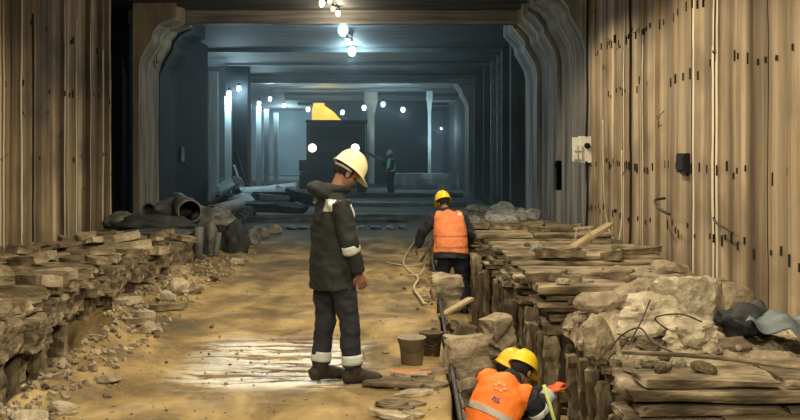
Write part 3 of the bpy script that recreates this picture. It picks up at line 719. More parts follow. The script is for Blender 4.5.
for v in bm.verts: v.co += Vector((0, 0, 1)) * .07 * noise.noise(v.co * 9) + v.co.normalized() * .04 * noise.noise(v.co * 17)
o = fin('black_sack', bm, BAG); o.location = (2.55, 7.1, .53); tag(o, 'black crumpled plastic sack left of the blue-grey tarpaulin', 'sack')

# ------------------------------------------------------------------ wall fittings on the right
pb = P(587, 150, 16.0)
t = thing('electrical_box', 'cream electrical box with switches fixed to the right wall by a vertical cable', 'electrical box', (3.25, 15.9, 1.62))
bm = bmesh.new(); box(bm, -.16, .03, -.05, .12, 0, .42); bmesh.ops.bevel(bm, geom=bm.edges[:], offset=.012, segments=2); fin('housing', bm, WHITE, t, smooth=False)
for (dz, dx) in ((.05, -.23), (.05, -.16), (.185, -.23), (.185, -.16)):
    bm = bmesh.new(); box(bm, dx - .022, dx + .026, -.09, -.03, dz, dz + .10); bmesh.ops.bevel(bm, geom=bm.edges[:], offset=.006, segments=1); fin('socket', bm, WHITE, t, smooth=False)
bm = bmesh.new(); box(bm, -.27, -.14, -.035, .04, .02, .40); fin('mounting_plate', bm, WHITE, t, smooth=False)
bm = bmesh.new(); lathe(bm, [(.045, 0), (.045, .05), (.02, .06)], 14, Matrix.Translation((-.05, -.05, .27)) @ Matrix.Rotation(PI / 2, 4, 'X')); fin('cable_gland', bm, BLACK, t)
rod('power_cable', [Vector((3.16, 15.6, 4.2)), Vector((3.18, 15.75, 3.3)), Vector((3.20, 15.8, 2.6)), Vector((3.19, 15.85, 2.04))], .018, BLACK, 'black cable running down the right wall into the cream electrical box', 'cable')
rod('power_cable', [Vector((3.19, 15.85, 1.64)), Vector((3.20, 15.8, 1.2)), Vector((3.18, 15.8, .6))], .018, BLACK, 'black cable running from the cream electrical box down to the ledge', 'cable')
t = thing('junction_box', 'small black junction box on the bare right wall', 'junction box', (3.19, 10.8, 1.575))
bm = bmesh.new(); box(bm, .0, .06, -.15, .15, 0, .21); bmesh.ops.bevel(bm, geom=bm.edges[:], offset=.01, segments=2); fin('housing', bm, BLACK, t, smooth=False)
bm = bmesh.new(); box(bm, -.012, .0, -.12, .12, .03, .18); fin('cover', bm, BLACK, t, smooth=False)
rod('bent_rebar', [Vector((3.25, 11.6, 1.26)), Vector((3.12, 11.55, 1.24)), Vector((3.06, 11.2, 1.17)), Vector((3.10, 10.9, 1.12))], .016, STEEL, 'short bent bar sticking out of the right wall below the junction box', 'rebar')
rod('bent_rebar', [Vector((3.25, 9.9, 1.15)), Vector((3.18, 9.6, 1.12)), Vector((3.2, 9.2, 1.06))], .010, STEEL, 'thin bar lying along the right wall, far right of the junction box', 'rebar')
t = thing('wall_hook', 'dark bracket on the grey pillar face left of the cream electrical box', 'bracket', P(557, 190, 18.7))
bm = bmesh.new(); box(bm, -.03, .10, -.1, .1, 0, .55); fin('plate', bm, BLACK, t, smooth=False)
bm = bmesh.new(); tube(bm, [(0, -.12, .55), (-.06, -.14, .48), (-.02, -.12, .4)], .02, 6); fin('hook', bm, BLACK, t)
o = thing('notice_plate', 'small pale plate fixed on the far left wall beside the pillar', 'plate', (-4.79, 23.6, 1.55))
bm = bmesh.new(); box(bm, 0.0, .03, -.14, .14, 0, .34); fin('plate', bm, ROCK_G, o, smooth=False)
# wire loops on left pillar
for (px, py, Y) in ((150, 62, 20.4), (157, 57, 20.6)):
    c = P(px, py, Y); rod('tie_wire', [(-4.68, c.y + .12 * math.cos(a), c.z + .13 * math.sin(a)) for a in [q * .8 for q in range(8)]], .010, STEEL, 'thin wire loop hanging on the left pillar' , 'wire', 'wire loops on the left pillar')

# ------------------------------------------------------------------ left bank rubble
for (px, py, z, d, m, lb) in (
    (178, 296, .06, (.34, .3, .26), ROCK_W, 'pale rounded rock at the foot of the left ledge beside the dark opening'),
    (196, 292, .05, (.30, .28, .20), ROCK, 'tan block at the mouth of the dark opening under the left ledge'),
    (166, 302, .08, (.26, .3, .22), ROCK_W, 'pale stone leaning on the last upright before the dark opening'),
    (214, 282, .04, (.22, .2, .12), ROCK_D, 'flat brown stone on the floor right of the dark opening'),
    (236, 264, .05, (.36, .3, .18), ROCK_W, 'flat pale stone on the floor below the hanging dark sack'),
    (250, 242, .04, (.5, .45, .42), ROCK_G, 'large grey block beside the dark sack at the end of the left ledge'),
    (262, 236, .03, (.45, .4, .40), ROCK_G, 'grey rounded block right behind the large grey block'),
    (275, 232, .03, (.55, .4, .28), ROCK_W, 'pale grey block at the right end of the row below the dark beam'),
    (238, 252, .05, (.34, .3, .24), ROCK_G, 'grey stone under the dark sack'),
    (148, 330, .08, (.30, .24, .14), ROCK, 'broken tan slab chip on the rubble bank in front of the left ledge'),
    (30, 412, .12, (.34, .3, .12), ROCK_W, 'pale flat stone at the bottom left corner of the picture'),
    (66, 398, .12, (.30, .22, .12), ROCK_W, 'pale flat stone right of the corner stone at the lower left'),
    (108, 372, .10, (.24, .2, .12), ROCK, 'tan stone halfway along the rubble bank')):
    Y = GY(py, z); p = P(px, py, Y); rock((p.x, p.y, z), d, m, lb, seed=int(px * 3 + py))
for i in range(85):
    Yy = 6.5 + 9.5 * random.random() ** 1.5; X = (-2.95 if Yy > 10.4 else -2.68) + abs(random.gauss(0, .34))
    if X > -1.6: continue
    s = rnd(.03, .12) * (1 if X < -2.4 else .7)
    stone((X, Yy, ground(X, Yy)), s, random.choice([ROCK_W, ROCK, ROCK, ROCK_D, SLAB]), 'small broken stone in the rubble bank along the left ledge', 'stones of the left rubble bank')
for i in range(22):
    px = rnd(200, 330); Yy = rnd(7.7, 9.4); X = (px - VX) / F * Yy
    stone((X, Yy, ground(X, Yy)), rnd(.015, .045), random.choice([ROCK_W, ROCK_W, ROCK_D]), 'pebble in the pale slurry patch left of the standing worker', 'pebbles in the slurry patch')
for i in range(40):
    Yy = rnd(6.6, 15); X = xe(Yy) - abs(random.gauss(0, .22)) - .03
    stone((X, Yy, ground(X, Yy)), rnd(.03, .09), random.choice([ROCK_W, ROCK, ROCK_D]), 'small stone along the lip of the trench', 'stones at the trench lip')
# gravel as uncountable stuff
def gravel():
    bm = bmesh.new(); R = random.Random(3)
    for i in range(2600):
        if i % 2: Y = 6.4 + 10 * R.random() ** 1.4; X = -3.0 + abs(R.gauss(0, .45))
        else:
            if i % 6: continue
            Y = 6.5 + 12 * R.random() ** 1.5; X = R.uniform(-2.4, xe(Y) - .02)
        if X > xe(Y): continue
        s = R.uniform(.003, .011) if X > -2.2 else R.uniform(.010, .032); z = ground(X, Y)
        M = Matrix.Translation((X, Y, z + s * .3)) @ Matrix.Rotation(R.uniform(0, 6), 4, Vector((R.random(), R.random(), 1)).normalized()) @ Matrix.Diagonal((s, s * .8, s * .6, 1))
        bmesh.ops.create_icosphere(bm, subdivisions=1, radius=1, matrix=M) if False else box(bm, -1, 1, -1, 1, -1, 1, M)
    o = fin('gravel', bm, ROCK, smooth=False); tag(o, 'fine gravel and crumbs scattered over the yellow earth', 'gravel', kind='stuff')
gravel()

broken_plates(12, (.02, .42), (6.8, 8.1), .0, 'pale broken plate lying flat between the standing worker and the trench', 'broken plates at the trench lip', [SLAB, ROCK_W, ROCK], hr=(.02, .04), wk=.5)
broken_plates(10, (-3.2, -2.4), (7.6, 14), .06, 'tan broken plate slipped down onto the rubble bank of the left side', 'broken plates on the left bank', [SLAB, ROCK_W, ROCK], hr=(.05, .09), wk=.6)
# ------------------------------------------------------------------ dark pipes and sacks on the left ledge
def pipe_obj(a, b, r, label, wall=.02, m=PIPE):
    a, b = Vector(a), Vector(b); d = (b - a); Ln = d.length
    M = Matrix.Translation(a) @ d.to_track_quat('Z', 'Y').to_matrix().to_4x4()
    bm = bmesh.new(); lathe(bm, [(r - wall, 0), (r, 0), (r, Ln * .3), (r * .97, Ln * .6), (r, Ln), (r - wall, Ln), (r - wall, 0)], 24, M, cap=False)
    o = rebase(fin('steel_pipe', bm, m)); tag(o, label, 'pipe'); return o
pipe_obj((-3.30, 16.9, .78), (-4.1, 19.6, .80), .20, 'thick grey-brown pipe with its open end facing out on the left ledge')
pipe_obj((-4.35, 18.4, .72), (-4.2, 20.4, .72), .13, 'small pipe end at the foot of the left pillar')
pipe_obj((-3.15, 18.2, .68), (-3.0, 20.6, .68), .14, 'dark pipe lying right of the thick pipe on the left ledge')
def lump(name, c, r, seed, m, label, cat, amp=.25, rot=(0, 0, 0)):
    bm = bmesh.new(); bmesh.ops.create_icosphere(bm, subdivisions=4, radius=1)
    for v in bm.verts:
        d = v.co.copy(); k = 1 + amp * noise.noise(d * 1.6 + Vector((seed, 0, 0))) + amp * .5 * noise.noise(d * 4 + Vector((seed, 5, 0)))
        v.co = Vector((d.x * r[0], d.y * r[1], d.z * r[2])) * k
        if v.co.z < -r[2] * .55: v.co.z = -r[2] * .55
    for v in bm.verts: v.co.z += r[2] * .55
    o = fin(name, bm, m); o.location = c; o.rotation_euler = rot; return tag(o, label, cat)
lump('filled_sack', (-3.75, 16.2, .52), (.62, .32, .17), 2, BAG, 'long dark sack sagging along the front of the left ledge', 'sack')
lump('filled_sack', (-4.45, 16.9, .52), (.28, .3, .16), 4, PIPE, 'small greyish sack against the left wall by the pipe ends', 'sack')
lump('filled_sack', (-3.0, 17.4, .50), (.40, .3, .2), 6, PIPE, 'grey drooping sack right of the thick pipe on the left ledge', 'sack')
lump('filled_sack', (-3.8, 18.5, .54), (.5, .4, .26), 16, PIPE, 'dusty grey bundle behind the open pipe end', 'sack')
lump('filled_sack', (-2.62, 17.3, .02), (.27, .28, .36), 8, BAG, 'black bulging sack hanging over the end of the left ledge to the floor', 'sack', .3)
lump('filled_sack', (-2.85, 16.4, .0), (.12, .14, .45), 11, PIPE, 'narrow grey bag standing upright left of the black bulging sack', 'sack', .2)
rod('steel_post', [(-2.92, 15.6, -.02), (-2.90, 15.6, .62)], .07, PIPE, 'grey upright pipe standing at the broken end of the left ledge', 'post', seg=14)
rod('steel_post', [(-2.72, 15.9, -.02), (-2.66, 16.0, .50)], .05, PIPE, 'thinner grey pipe leaning beside the upright one at the left ledge end', 'post', seg=12)

# cross beams over the floor
def beam(name, x0, x1, Y, z, w, h, m, label):
    o = slab_obj(name, x1 - x0, w, h, ((x0 + x1) / 2, Y, z), (0, 0, 0), m, amp=.012, chip=.02, n=(60, 3, 3)); return tag(o, label, 'beam')
beam('steel_beam', -4.6, 1.15, 25.4, .0, .35, .20, PIPE, 'long dark beam lying across the whole floor in front of the debris pile')
beam('steel_beam', -4.5, 2.6, 32.5, .0, .4, .12, PIPE, 'second dark beam across the floor, behind the debris pile')
beam('steel_beam', -3.0, 3.0, 38.6, .0, .5, .16, DGREY, 'far dark beam across the floor at the feet of the green-vested worker')
beam('concrete_kerb', 0.1, 3.4, 46, .0, .5, .75, GREY, 'low pale concrete barrier behind the green-vested worker')
for i in range(11):
    px = 262 + i * 14 + rnd(-4, 4)
    rock(P(px, 229, 23.0) * 1, (rnd(.3, .5), .3, rnd(.10, .16)), ROCK_G, 'low grey stone in the row before the long dark beam', group='stones before the long beam', name='stone')

# ------------------------------------------------------------------ debris pile (left middle, beyond the beam)
def board(px, py, Y, w, l, th, rot, m, label, name='broken_board', cat='board'):
    p = P(px, py, Y)
    o = slab_obj(name, w, l, th, p, rot, m, amp=.012, chip=.03); return tag(o, label, cat)
board(221, 205, 27.2, .9, .8, .05, (.3, -.5, .4), BAG, 'dark board tilted at the left end of the debris pile')
board(226, 186, 28.2, .5, .4, .05, (.6, -.45, .2), SHEET, 'small pale square sheet leaning high on the left of the debris pile')
board(222, 197, 27.3, 1.2, .22, .06, (.1, -.62, .1), PIPE, 'dark strip slanting up under the pale square sheet')
board(256, 211, 26.6, 1.1, .7, .24, (.05, 0, .1), BAG, 'dark flat crate at the front of the debris pile')
board(285, 211, 26.8, 1.1, .7, .20, (.1, .12, -.2), BAG, 'dark flat crate at the right front of the debris pile')
board(262, 196, 28.3, 1.2, .5, .22, (.2, -.05, .3), SHEET, 'pale slab tinted with teal lamplight on top of the debris pile')
board(280, 189, 29.4, 1.0, .4, .10, (.3, -.14, -.1), SHEET, 'pale sheet lying flat at the back of the debris pile')
board(290, 194, 28.4, .9, .3, .08, (.1, .45, .2), SHEET, 'pale board slanting down to the right of the debris pile')
board(270, 202, 27.4, .9, .6, .2, (.0, .1, .5), PIPE, 'grey slab in the middle of the debris pile')
board(240, 186, 29.0, 1.3, .14, .05, (0, 1.25, .2), SHEET, 'thin pale stake standing up out of the debris pile')
board(297, 200, 28.0, .7, .4, .25, (.2, .2, .5), BAG, 'dark block at the right end of the debris pile by the truck')
board(250, 205, 28.0, 1.8, 1.2, .30, (0, 0, .1), BAG, 'broad black slab buried in the middle of the debris pile')
board(278, 205, 28.6, 1.8, 1.4, .40, (0, .05, -.1), BAG, 'broad dark slab under the pale sheets of the debris pile')
lump('filled_sack', P(241, 211, 27.0), (.42, .3, .30), 3, SHEET, 'pale bulging sack on the debris pile beside the dark crate', 'sack', .2)
lump('filled_sack', P(236, 190, 28.8), (.24, .2, .26), 13, ROCK_G, 'grey round bundle next to the pale square sheet', 'sack', .2)
rod('metal_rod', [P(237, 150, 29.0), P(243, 172, 29.0), P(252, 196, 28.6)], .018, PIPE, 'thin rod leaning out of the debris pile', 'rod')
for i in range(16):
    px = rnd(208, 300); rock(P(px, 207, rnd(27.2, 30)), (rnd(.25, .5), .3, rnd(.15, .35)), random.choice([ROCK_G, PIPE, SHEET]), 'grey lump of rubble in the dark debris pile', group='lumps of the debris pile')

# ------------------------------------------------------------------ trench contents
rod('steel_rail', [(xe(5.6) + .03, 5.6, .06), (xe(9) + .03, 9.0, .05), (xe(12) + .03, 12.0, .05), (xe(16.5) + .03, 16.5, .05)], .018, STEEL, 'dark steel edge running along the lip of the trench', 'rail')
def sheet_wall():
    bm = bmesh.new(); y = 5.6
    while y < 16.4:
        x = xe(y) + .06; box(bm, x, x + .02, y, y + .42, -.75, .03); y += .45
    o = fin('trench_sheeting', bm, STEEL, smooth=False); tag(o, 'rusty steel sheeting that lines the near side of the trench', 'sheeting')
sheet_wall()
def tilt_slab(px, py, Y, w, d, h, rot, m, label, seed=0, name='concrete_block', amp=.012):
    p = P(px, py, Y)
    o = slab_obj(name, w, d, h, p, rot, m, amp=amp, strat=False, chip=.05, n=(8, 6, 12), seed=seed + 3.3); return tag(o, label, 'block')
tilt_slab(472, 455, 8.35, .40, .20, 1.0, (0, -.05, .1), ROCK, 'tall rough slab standing on end in the trench left of the stooping worker', 4)
tilt_slab(446, 309, 12.2, .38, .25, .42, (.1, .0, .1), ROCK, 'squared brown block set upright in the trench in front of the orange-vested worker', 5)
tilt_slab(455, 352, 9.9, .22, .3, .30, (0, .3, .3), ROCK_D, 'brown block behind the tall slab in the trench', 8)
tilt_slab(500, 350, 9.6, .28, .26, .34, (0, -.2, .6), ROCK, 'dusty block against the ledge above the amber helmet', 9)
for (px, py, Y, d, lb) in ((470, 330, 10.6, (.36, .3, .24), 'grey-brown rock wedged in the trench below the plank'), (485, 316, 11.2, (.34, .34, .22), 'flat pale rock in the trench right of the plank'),
                       (496, 335, 10.2, (.36, .3, .32), 'angular rock in the trench between plank and ledge'), (476, 300, 12.6, (.34, .3, .30), 'dark rock behind the plank in the trench'),
                       (492, 290, 13.2, (.4, .3, .34), 'rock piled against the ledge uprights in the middle of the trench'), (466, 352, 9.2, (.30, .3, .22), 'rounded rock just behind the tall slab'),
                       (505, 365, 8.9, (.3, .3, .30), 'brown rock directly behind the two stooping workers')):
    rock(P(px, py, Y) - Vector((0, 0, .1)), d, random.choice([ROCK, ROCK_G, ROCK]), lb, seed=int(px))
for i in range(45):
    Yy = rnd(9.2, 14); X = rnd(xe(Yy) + .12, 1.35)
    stone((X, Yy, ground(X, Yy)), rnd(.08, .24), random.choice([ROCK, ROCK_D, ROCK_G]), 'dusty stone on the bottom of the trench', 'stones on the trench bottom')
plank(P(441, 318, 10.9) , P(472, 300, 11.2), .09, .04, WOOD, 'timber_plank', 'short pale plank lying slanted over the trench behind the buckets')
rod('timber_prop', [P(544, 385, 7.6), P(560, 440, 7.4)], .015, LIME, 'greenish strap or prop leaning by the red-gloved worker', 'prop')

# buckets
def bucket(px, py, r, h, label, m=GALV, tilt=(0, 0, 0)):
    Y = GY(py, 0.0) + r; p = P(px, py, Y); p.z = ground(p.x, Y) - .005
    t = thing('bucket', label, 'bucket', p); t.rotation_euler = tilt
    bm = bmesh.new(); lathe(bm, [(0.001, 0.0), (r * .78, 0), (r * .99, h), (r * 1.05, h), (r * 1.05, h + .012), (r * .96, h + .012), (r * .75, .02), (0.001, .02)], 28, cap=False); fin('shell', bm, m, t)
    bm = bmesh.new(); pts = [Vector((math.cos(a) * r * 1.02, math.sin(a) * r * .35 - r * .3 * math.sin(a), h - abs(math.sin(a)) * r * .95)) + Vector((0, -abs(math.sin(a)) * r * .98, 0)) for a in [PI * k / 12 for k in range(13)]]
    tube(bm, pts, .004, 6); fin('handle', bm, STEEL, t)
    bm = bmesh.new(); lathe(bm, [(.001, h * .62), (r * .88, h * .62)], 20, cap=False); fin('contents', bm, ROCK_D, t)
    return t
bucket(412, 367, .115, .225, 'dirty grey bucket standing near the trench, nearer of the two')
bucket(431, 358, .10, .20, 'second dirty bucket standing right behind the nearer one at the trench lip', ROCK_D)
plank((.05, 8.05, .03), (.38, 8.02, .035), .07, .015, RUST_O, 'reddish_board', 'thin reddish board lying flat in front of the buckets')
plank((-.14, 7.75, .02), (.30, 7.62, .02), .30, .03, ROCK_D, 'flat_board', 'dark flat board by the feet of the standing worker')
# cable curls
CB = [(428, 232, 16.5), (415, 243, 15.5), (404, 262, 14.6), (408, 272, 13.6), (418, 280, 13.0), (414, 290, 12.4), (420, 300, 11.9), (424, 306, 11.7)]
rod('loose_cable', [P(a, b, GY(b) ) + Vector((0, 0, .03)) for a, b, c in CB], .017, CABLE, 'pale cable winding over the earth at the trench lip behind the buckets', 'cable')
rod('loose_cable', [P(a, b, GY(b)) + Vector((0, 0, .03)) for a, b in ((386, 264), (400, 267), (414, 268), (424, 266), (421, 276), (408, 277))], .014, CABLE, 'pale rod-like cable lying sideways across the winding one', 'cable')
rod('loose_cable', [P(a, b, GY(b)) + Vector((0, 0, .05)) for a, b in ((398, 252), (408, 256), (420, 259), (418, 264))], .012, CABLE, 'short greenish cable end above the winding cable', 'cable')

# ------------------------------------------------------------------ dump truck and excavator
tk = thing('dump_truck', 'dark dump truck with two lit lamps parked facing the viewer at the tunnel end', 'truck', ((336 - VX) / F * 40, 40, 0))
def tp(name, m, *bx, bev=.03, parent=tk):
    bm = bmesh.new()
    for b in bx: box(bm, *b)
    if bev: bmesh.ops.bevel(bm, geom=bm.edges[:], offset=bev, segments=2)
    return fin(name, bm, m, parent, smooth=False)
tp('tipper_body', TROCK, (-1.22, 1.22, 1.2, 5.6, 1.35, 3.02), (-1.26, 1.26, .55, 1.25, 2.92, 3.04))
tp('cab', TROCK, (-1.18, 1.18, -.1, 1.15, 1.1, 2.86), bev=.10)
ws = tp('windscreen', BLACK, (-1.05, 1.05, -.14, -.08, 2.12, 2.75), bev=.02)
tp('grille', BLACK, (-.75, .75, -.15, -.09, 1.3, 1.75), bev=.02)
tp('bumper', TROCK, (-1.45, 1.25, -.38, .05, .98, 1.42), bev=.04)
tp('skid_plate', TROCK, (-1.35, 1.15, -.30, .3, .48, .96), bev=.04)
tp('chassis', TROCK, (-.5, .5, .2, 5.5, .75, 1.3))
for i, (x, y) in enumerate(((-1.0, .8), (1.0, .8), (-1.0, 4.0), (1.0, 4.0))):
    bm = bmesh.new(); lathe(bm, [(.3, -.16), (.52, -.16), (.55, -.1), (.55, .1), (.52, .16), (.3, .16)], 28, Matrix.Translation((x, y, .54)) @ Matrix.Rotation(PI / 2, 4, 'Y')); w = fin('wheel', bm, RUBBER, tk)
    bm = bmesh.new(); lathe(bm, [(.1, -.17), (.28, -.15), (.28, .15), (.1, .17)], 16, Matrix.Translation((x, y, .54)) @ Matrix.Rotation(PI / 2, 4, 'Y')); fin('hub', bm, PIPE, w)
for x in (-.92, .78):
    bm = bmesh.new(); lathe(bm, [(.12, 0), (.18, .10), (.18, .13)], 18, Matrix.Translation((x, -.22, 1.90)) @ Matrix.Rotation(-PI / 2, 4, 'X') @ Matrix.Rotation(PI, 4, 'X')); h = fin('headlamp', bm, BLACK, tk)
    bm = bmesh.new(); ball(bm, (x, -.34, 1.90), (.17, .05, .17), 3); fin('lamp_lens', bm, B_HEAD, h)
    sp = flood((x - 1.96, 39.55, 1.90), (x - 1.7, 20, 1.2), (1, .86, .6), 110, .12, 1.4)
ex = thing('excavator', 'yellow excavator whose boom rises behind the dump truck', 'excavator', ((328 - VX) / F * 47, 47, 0))
def boom(nm, pts, hw, par=ex):
    bm = bmesh.new(); rings = []
    for (x, z, t_) in pts: rings.append([bm.verts.new((x + sx * t_ * .5, sy * hw, z + sx * 0)) for sx, sy in ((-1, -1), (1, -1), (1, 1), (-1, 1))])
    for a, b in zip(rings, rings[1:]):
        for k in range(4): bm.faces.new([a[k], a[(k + 1) % 4], b[(k + 1) % 4], b[k]])
    bm.faces.new(rings[0]); bm.faces.new(rings[-1]); return fin(nm, bm, YELL, par, smooth=False)
boom('boom', [(.75, 2.1, .6), (.35, 3.0, .9), (-.10, 3.6, .75), (-.50, 4.0, .4)], .2)
boom('dipper_arm', [(-.42, 4.02, .5), (-.48, 3.6, .55), (-.52, 2.6, .4), (-.55, 1.6, .3)], .18)
tp('bucket', STEEL, (-.95, -.2, -.45, .45, .7, 1.6), parent=ex)
tp('cab', YELL, (.1, 1.5, .3, 2.2, 1.1, 2.7), bev=.08, parent=ex)
tp('counterweight', YELL, (-1.2, 1.4, 2.0, 4.0, 1.0, 2.0), bev=.1, parent=ex)
for x in (-1.0, 1.0): tp('track', RUBBER, (x - .3, x + .3, -.6, 3.4, -.02, .8), bev=.15, parent=ex)
add_light(P(326, 108, 45.5), (1, .72, .3), 90, .1).name = 'machine_light'

# ------------------------------------------------------------------ people
def ring_loft(bm, pts, rad, side, seg=16):
    """closed elliptical loft: rad = (half width along side, half depth)"""
    rings = []; pts = [Vector(p) for p in pts]
    for i, p in enumerate(pts):
        t = (pts[min(i + 1, len(pts) - 1)] - pts[max(i - 1, 0)]).normalized()
        s = (side - t * side.dot(t)).normalized(); d = t.cross(s)
        a, b = rad[i] if isinstance(rad[i], tuple) else (rad[i], rad[i])
        rings.append([bm.verts.new(p + s * a * math.cos(2 * PI * k / seg) + d * b * math.sin(2 * PI * k / seg)) for k in range(seg)])
    for a, b in zip(rings, rings[1:]):
        for k in range(seg): bm.faces.new([a[k], a[(k + 1) % seg], b[(k + 1) % seg], b[k]])
    bm.faces.new(rings[0][::-1]); bm.faces.new(rings[-1])
def solid(name, bm, m, parent, vox, smooth=3, fold=0., fs=9., seed=0, loc=None):
    me = bpy.data.meshes.new('tmp'); bmesh.ops.recalc_face_normals(bm, faces=bm.faces); bm.to_mesh(me); bm.free()
    o = bpy.data.objects.new('tmp', me); COL.objects.link(o)
    r = o.modifiers.new('r', 'REMESH'); r.mode = 'VOXEL'; r.voxel_size = vox; r.adaptivity = 0
    s = o.modifiers.new('s', 'SMOOTH'); s.iterations = smooth; s.factor = .6
    dg = bpy.context.evaluated_depsgraph_get(); me2 = bpy.data.meshes.new_from_object(o.evaluated_get(dg))
    bpy.data.objects.remove(o); me2.name = name
    if fold:
        nr = [v.normal.copy() for v in me2.vertices]
        for v, n in zip(me2.vertices, nr):
            q = v.co * fs + Vector((seed, seed, 0)); q.z *= 1.5
            v.co += n * fold * (noise.noise(q) + .5 * noise.noise(q * 2.2))
    for p in me2.polygons: p.use_smooth = True
    me2.materials.clear()
    return link(name, me2, m, parent)
def patch(target, c, n, up, w, h, m, name, off=.006, N_=8, round_=False, parent=None):
    """thin sheet draped on a garment by casting rays against its mesh"""
    bvh = BVHTree.FromPolygons([v.co for v in target.data.vertices], [tuple(p.vertices) for p in target.data.polygons])
    n = n.normalized(); s = up.cross(n).normalized(); u = n.cross(s); bm = bmesh.new(); g = {}
    for i in range(N_ + 1):
        for j in range(N_ + 1):
            a, b = (i / N_ - .5) * w, (j / N_ - .5) * h
            hit = bvh.ray_cast(c + n * .25 + s * a + u * b, -n, .6)
            if hit[0] is not None: g[i, j] = bm.verts.new(hit[0] + n * off)
    for i in range(N_):
        for j in range(N_):
            q = [g.get(k) for k in ((i, j), (i + 1, j), (i + 1, j + 1), (i, j + 1))]
            if all(q) and max((q[0].co - q[2].co).length, 0) < 3 * (w + h) / N_:
                bm.faces.new(q)
    for v in [v for v in bm.verts if not v.link_faces]: bm.verts.remove(v)
    o = fin(name, bm, m, parent or target); md = o.modifiers.new('t', 'SOLIDIFY'); md.thickness = .004; md.offset = 0
    return o
def band(parent, a, b, r, m, side, name='reflective_band', w=None):
    bm = bmesh.new(); a, b = Vector(a), Vector(b)
    ring_loft(bm, [a, a.lerp(b, .33), a.lerp(b, .66), b], [r] * 4, side, 24)
    return fin(name, bm, m, parent)
def helmet(parent, C, M, m, s=1., brim=.055, ridge=True):
    """C centre of the rim plane, M 3x3 (forward, left, up)"""
    bm = bmesh.new(); rows = 9; seg = 32; rings = []
    a, b, h = .128 * s, .105 * s, .135 * s
    def add(fx, lx, ux): return bm.verts.new(C + M @ Vector((fx, lx, ux)))
    for i in range(rows):
        t = PI / 2 * i / (rows - .5); cz = math.cos(t) ** .85 if i else 1.; sz = math.sin(t)
        ring = []
        for k in range(seg):
            th = 2 * PI * k / seg; rid = .008 * max(0, 1 - abs(math.sin(th)) * 5) if ridge else 0
            ring.append(add(math.cos(th) * a * cz, math.sin(th) * b * cz, h * sz + rid))
        rings.append(ring)
    top = add(0, 0, h * 1.04)
    br = []
    for k in range(seg):
        th = 2 * PI * k / seg; c = math.cos(th); e = .014 + brim * max(0, c) ** 2
        br.append(add(c * (a + e), math.sin(th) * (b + .012 * s), -.012 - .022 * max(0, c) ** 2))
    rings.insert(0, br)
    for r0, r1 in zip(rings, rings[1:]):
        for k in range(seg): bm.faces.new([r0[k], r0[(k + 1) % seg], r1[(k + 1) % seg], r1[k]])
    for k in range(seg): bm.faces.new([rings[-1][k], rings[-1][(k + 1) % seg], top])
    o = fin('helmet', bm, m, parent); md = o.modifiers.new('t', 'SOLIDIFY'); md.thickness = .005; md.offset = -1
    return o
def head_geo(bm, C, M, s=1.):
    """skull, jaw, nose, brow, ears; M 3x3 (forward, left, up)"""
    M4 = M.to_4x4()
    def b_(f, l, u, r): ball(bm, C + M @ Vector((f, l, u)) * s, tuple(x * s for x in r), 3, M4)
    b_(-.01, 0, .035, (.095, .076, .095)); b_(.03, 0, -.035, (.062, .058, .075)); b_(.05, 0, -.082, (.032, .036, .028))
    b_(.088, 0, -.012, (.020, .013, .028)); b_(.098, 0, -.026, (.016, .016, .012)); b_(.072, 0, .022, (.024, .055, .014))
    b_(.082, 0, -.056, (.015, .024, .007)); b_(.080, 0, -.066, (.015, .022, .008))
    for q in (-1, 1):
        b_(-.005, q * .080, -.01, (.020, .010, .032)); b_(.050, q * .040, -.025, (.030, .020, .025))
def hand_geo(bm, W, D, Pn, s=1., curl=.5, thumb=1):
    """W wrist, D direction of the fingers, Pn palm normal; curled fingers"""
    D = D.normalized(); S = D.cross(Pn).normalized(); Pn = S.cross(D).normalized()
    M = Matrix(((D.x, S.x, Pn.x), (D.y, S.y, Pn.y), (D.z, S.z, Pn.z))).to_4x4()
    ring_loft(bm, [W - D * .03, W + D * .02 * s, W + D * .055 * s, W + D * .09 * s], [(.026 * s, .020 * s), (.032 * s, .018 * s), (.040 * s, .017 * s), (.036 * s, .014 * s)], S, 12)
    for i, (o_, ln) in enumerate(((-.030, .070), (-.010, .080), (.011, .074), (.030, .058))):
        p = W + D * .085 * s + S * o_ * s; pts = [p - D * .02 * s]; a = curl * .4
        for k in range(3):
            p = p + (D * math.cos(a) + Pn * math.sin(a)) * ln / 3 * s; pts.append(p); a += curl
        ring_loft(bm, pts, [.0095 * s, .0092 * s, .0085 * s, .007 * s], S, 8)
    p = W + D * .025 * s - S * thumb * .028 * s
    ring_loft(bm, [p, p + (D * .5 - S * thumb * .8) * .03 * s, p + (D * .9 - S * thumb * .55 + Pn * .3) * .058 * s, p + (D * 1. - S * thumb * .2 + Pn * .5) * .078 * s], [.013 * s, .012 * s, .010 * s, .008 * s], Pn, 8)
def boot_geo(bm, A, fwd, s=1.):
    fwd = fwd.normalized(); L_ = Vector((0, 0, 1)).cross(fwd)
    ring_loft(bm, [A + Vector((0, 0, .14)), A + Vector((0, 0, .04)), A + Vector((0, 0, 0)) + fwd * .01, A + Vector((0, 0, -.05)) + fwd * .01], [.066, .064, .064, .055], L_, 14)
    ring_loft(bm, [A - fwd * .085 + Vector((0, 0, -.05)), A - fwd * .05 + Vector((0, 0, -.04)), A + fwd * .05 + Vector((0, 0, -.035)), A + fwd * .13 + Vector((0, 0, -.05)), A + fwd * .20 + Vector((0, 0, -.06)), A + fwd * .23 + Vector((0, 0, -.07))],
              [(.034, .045), (.052, .056), (.052, .060), (.056, .050), (.050, .040), (.026, .024)], L_, 14)
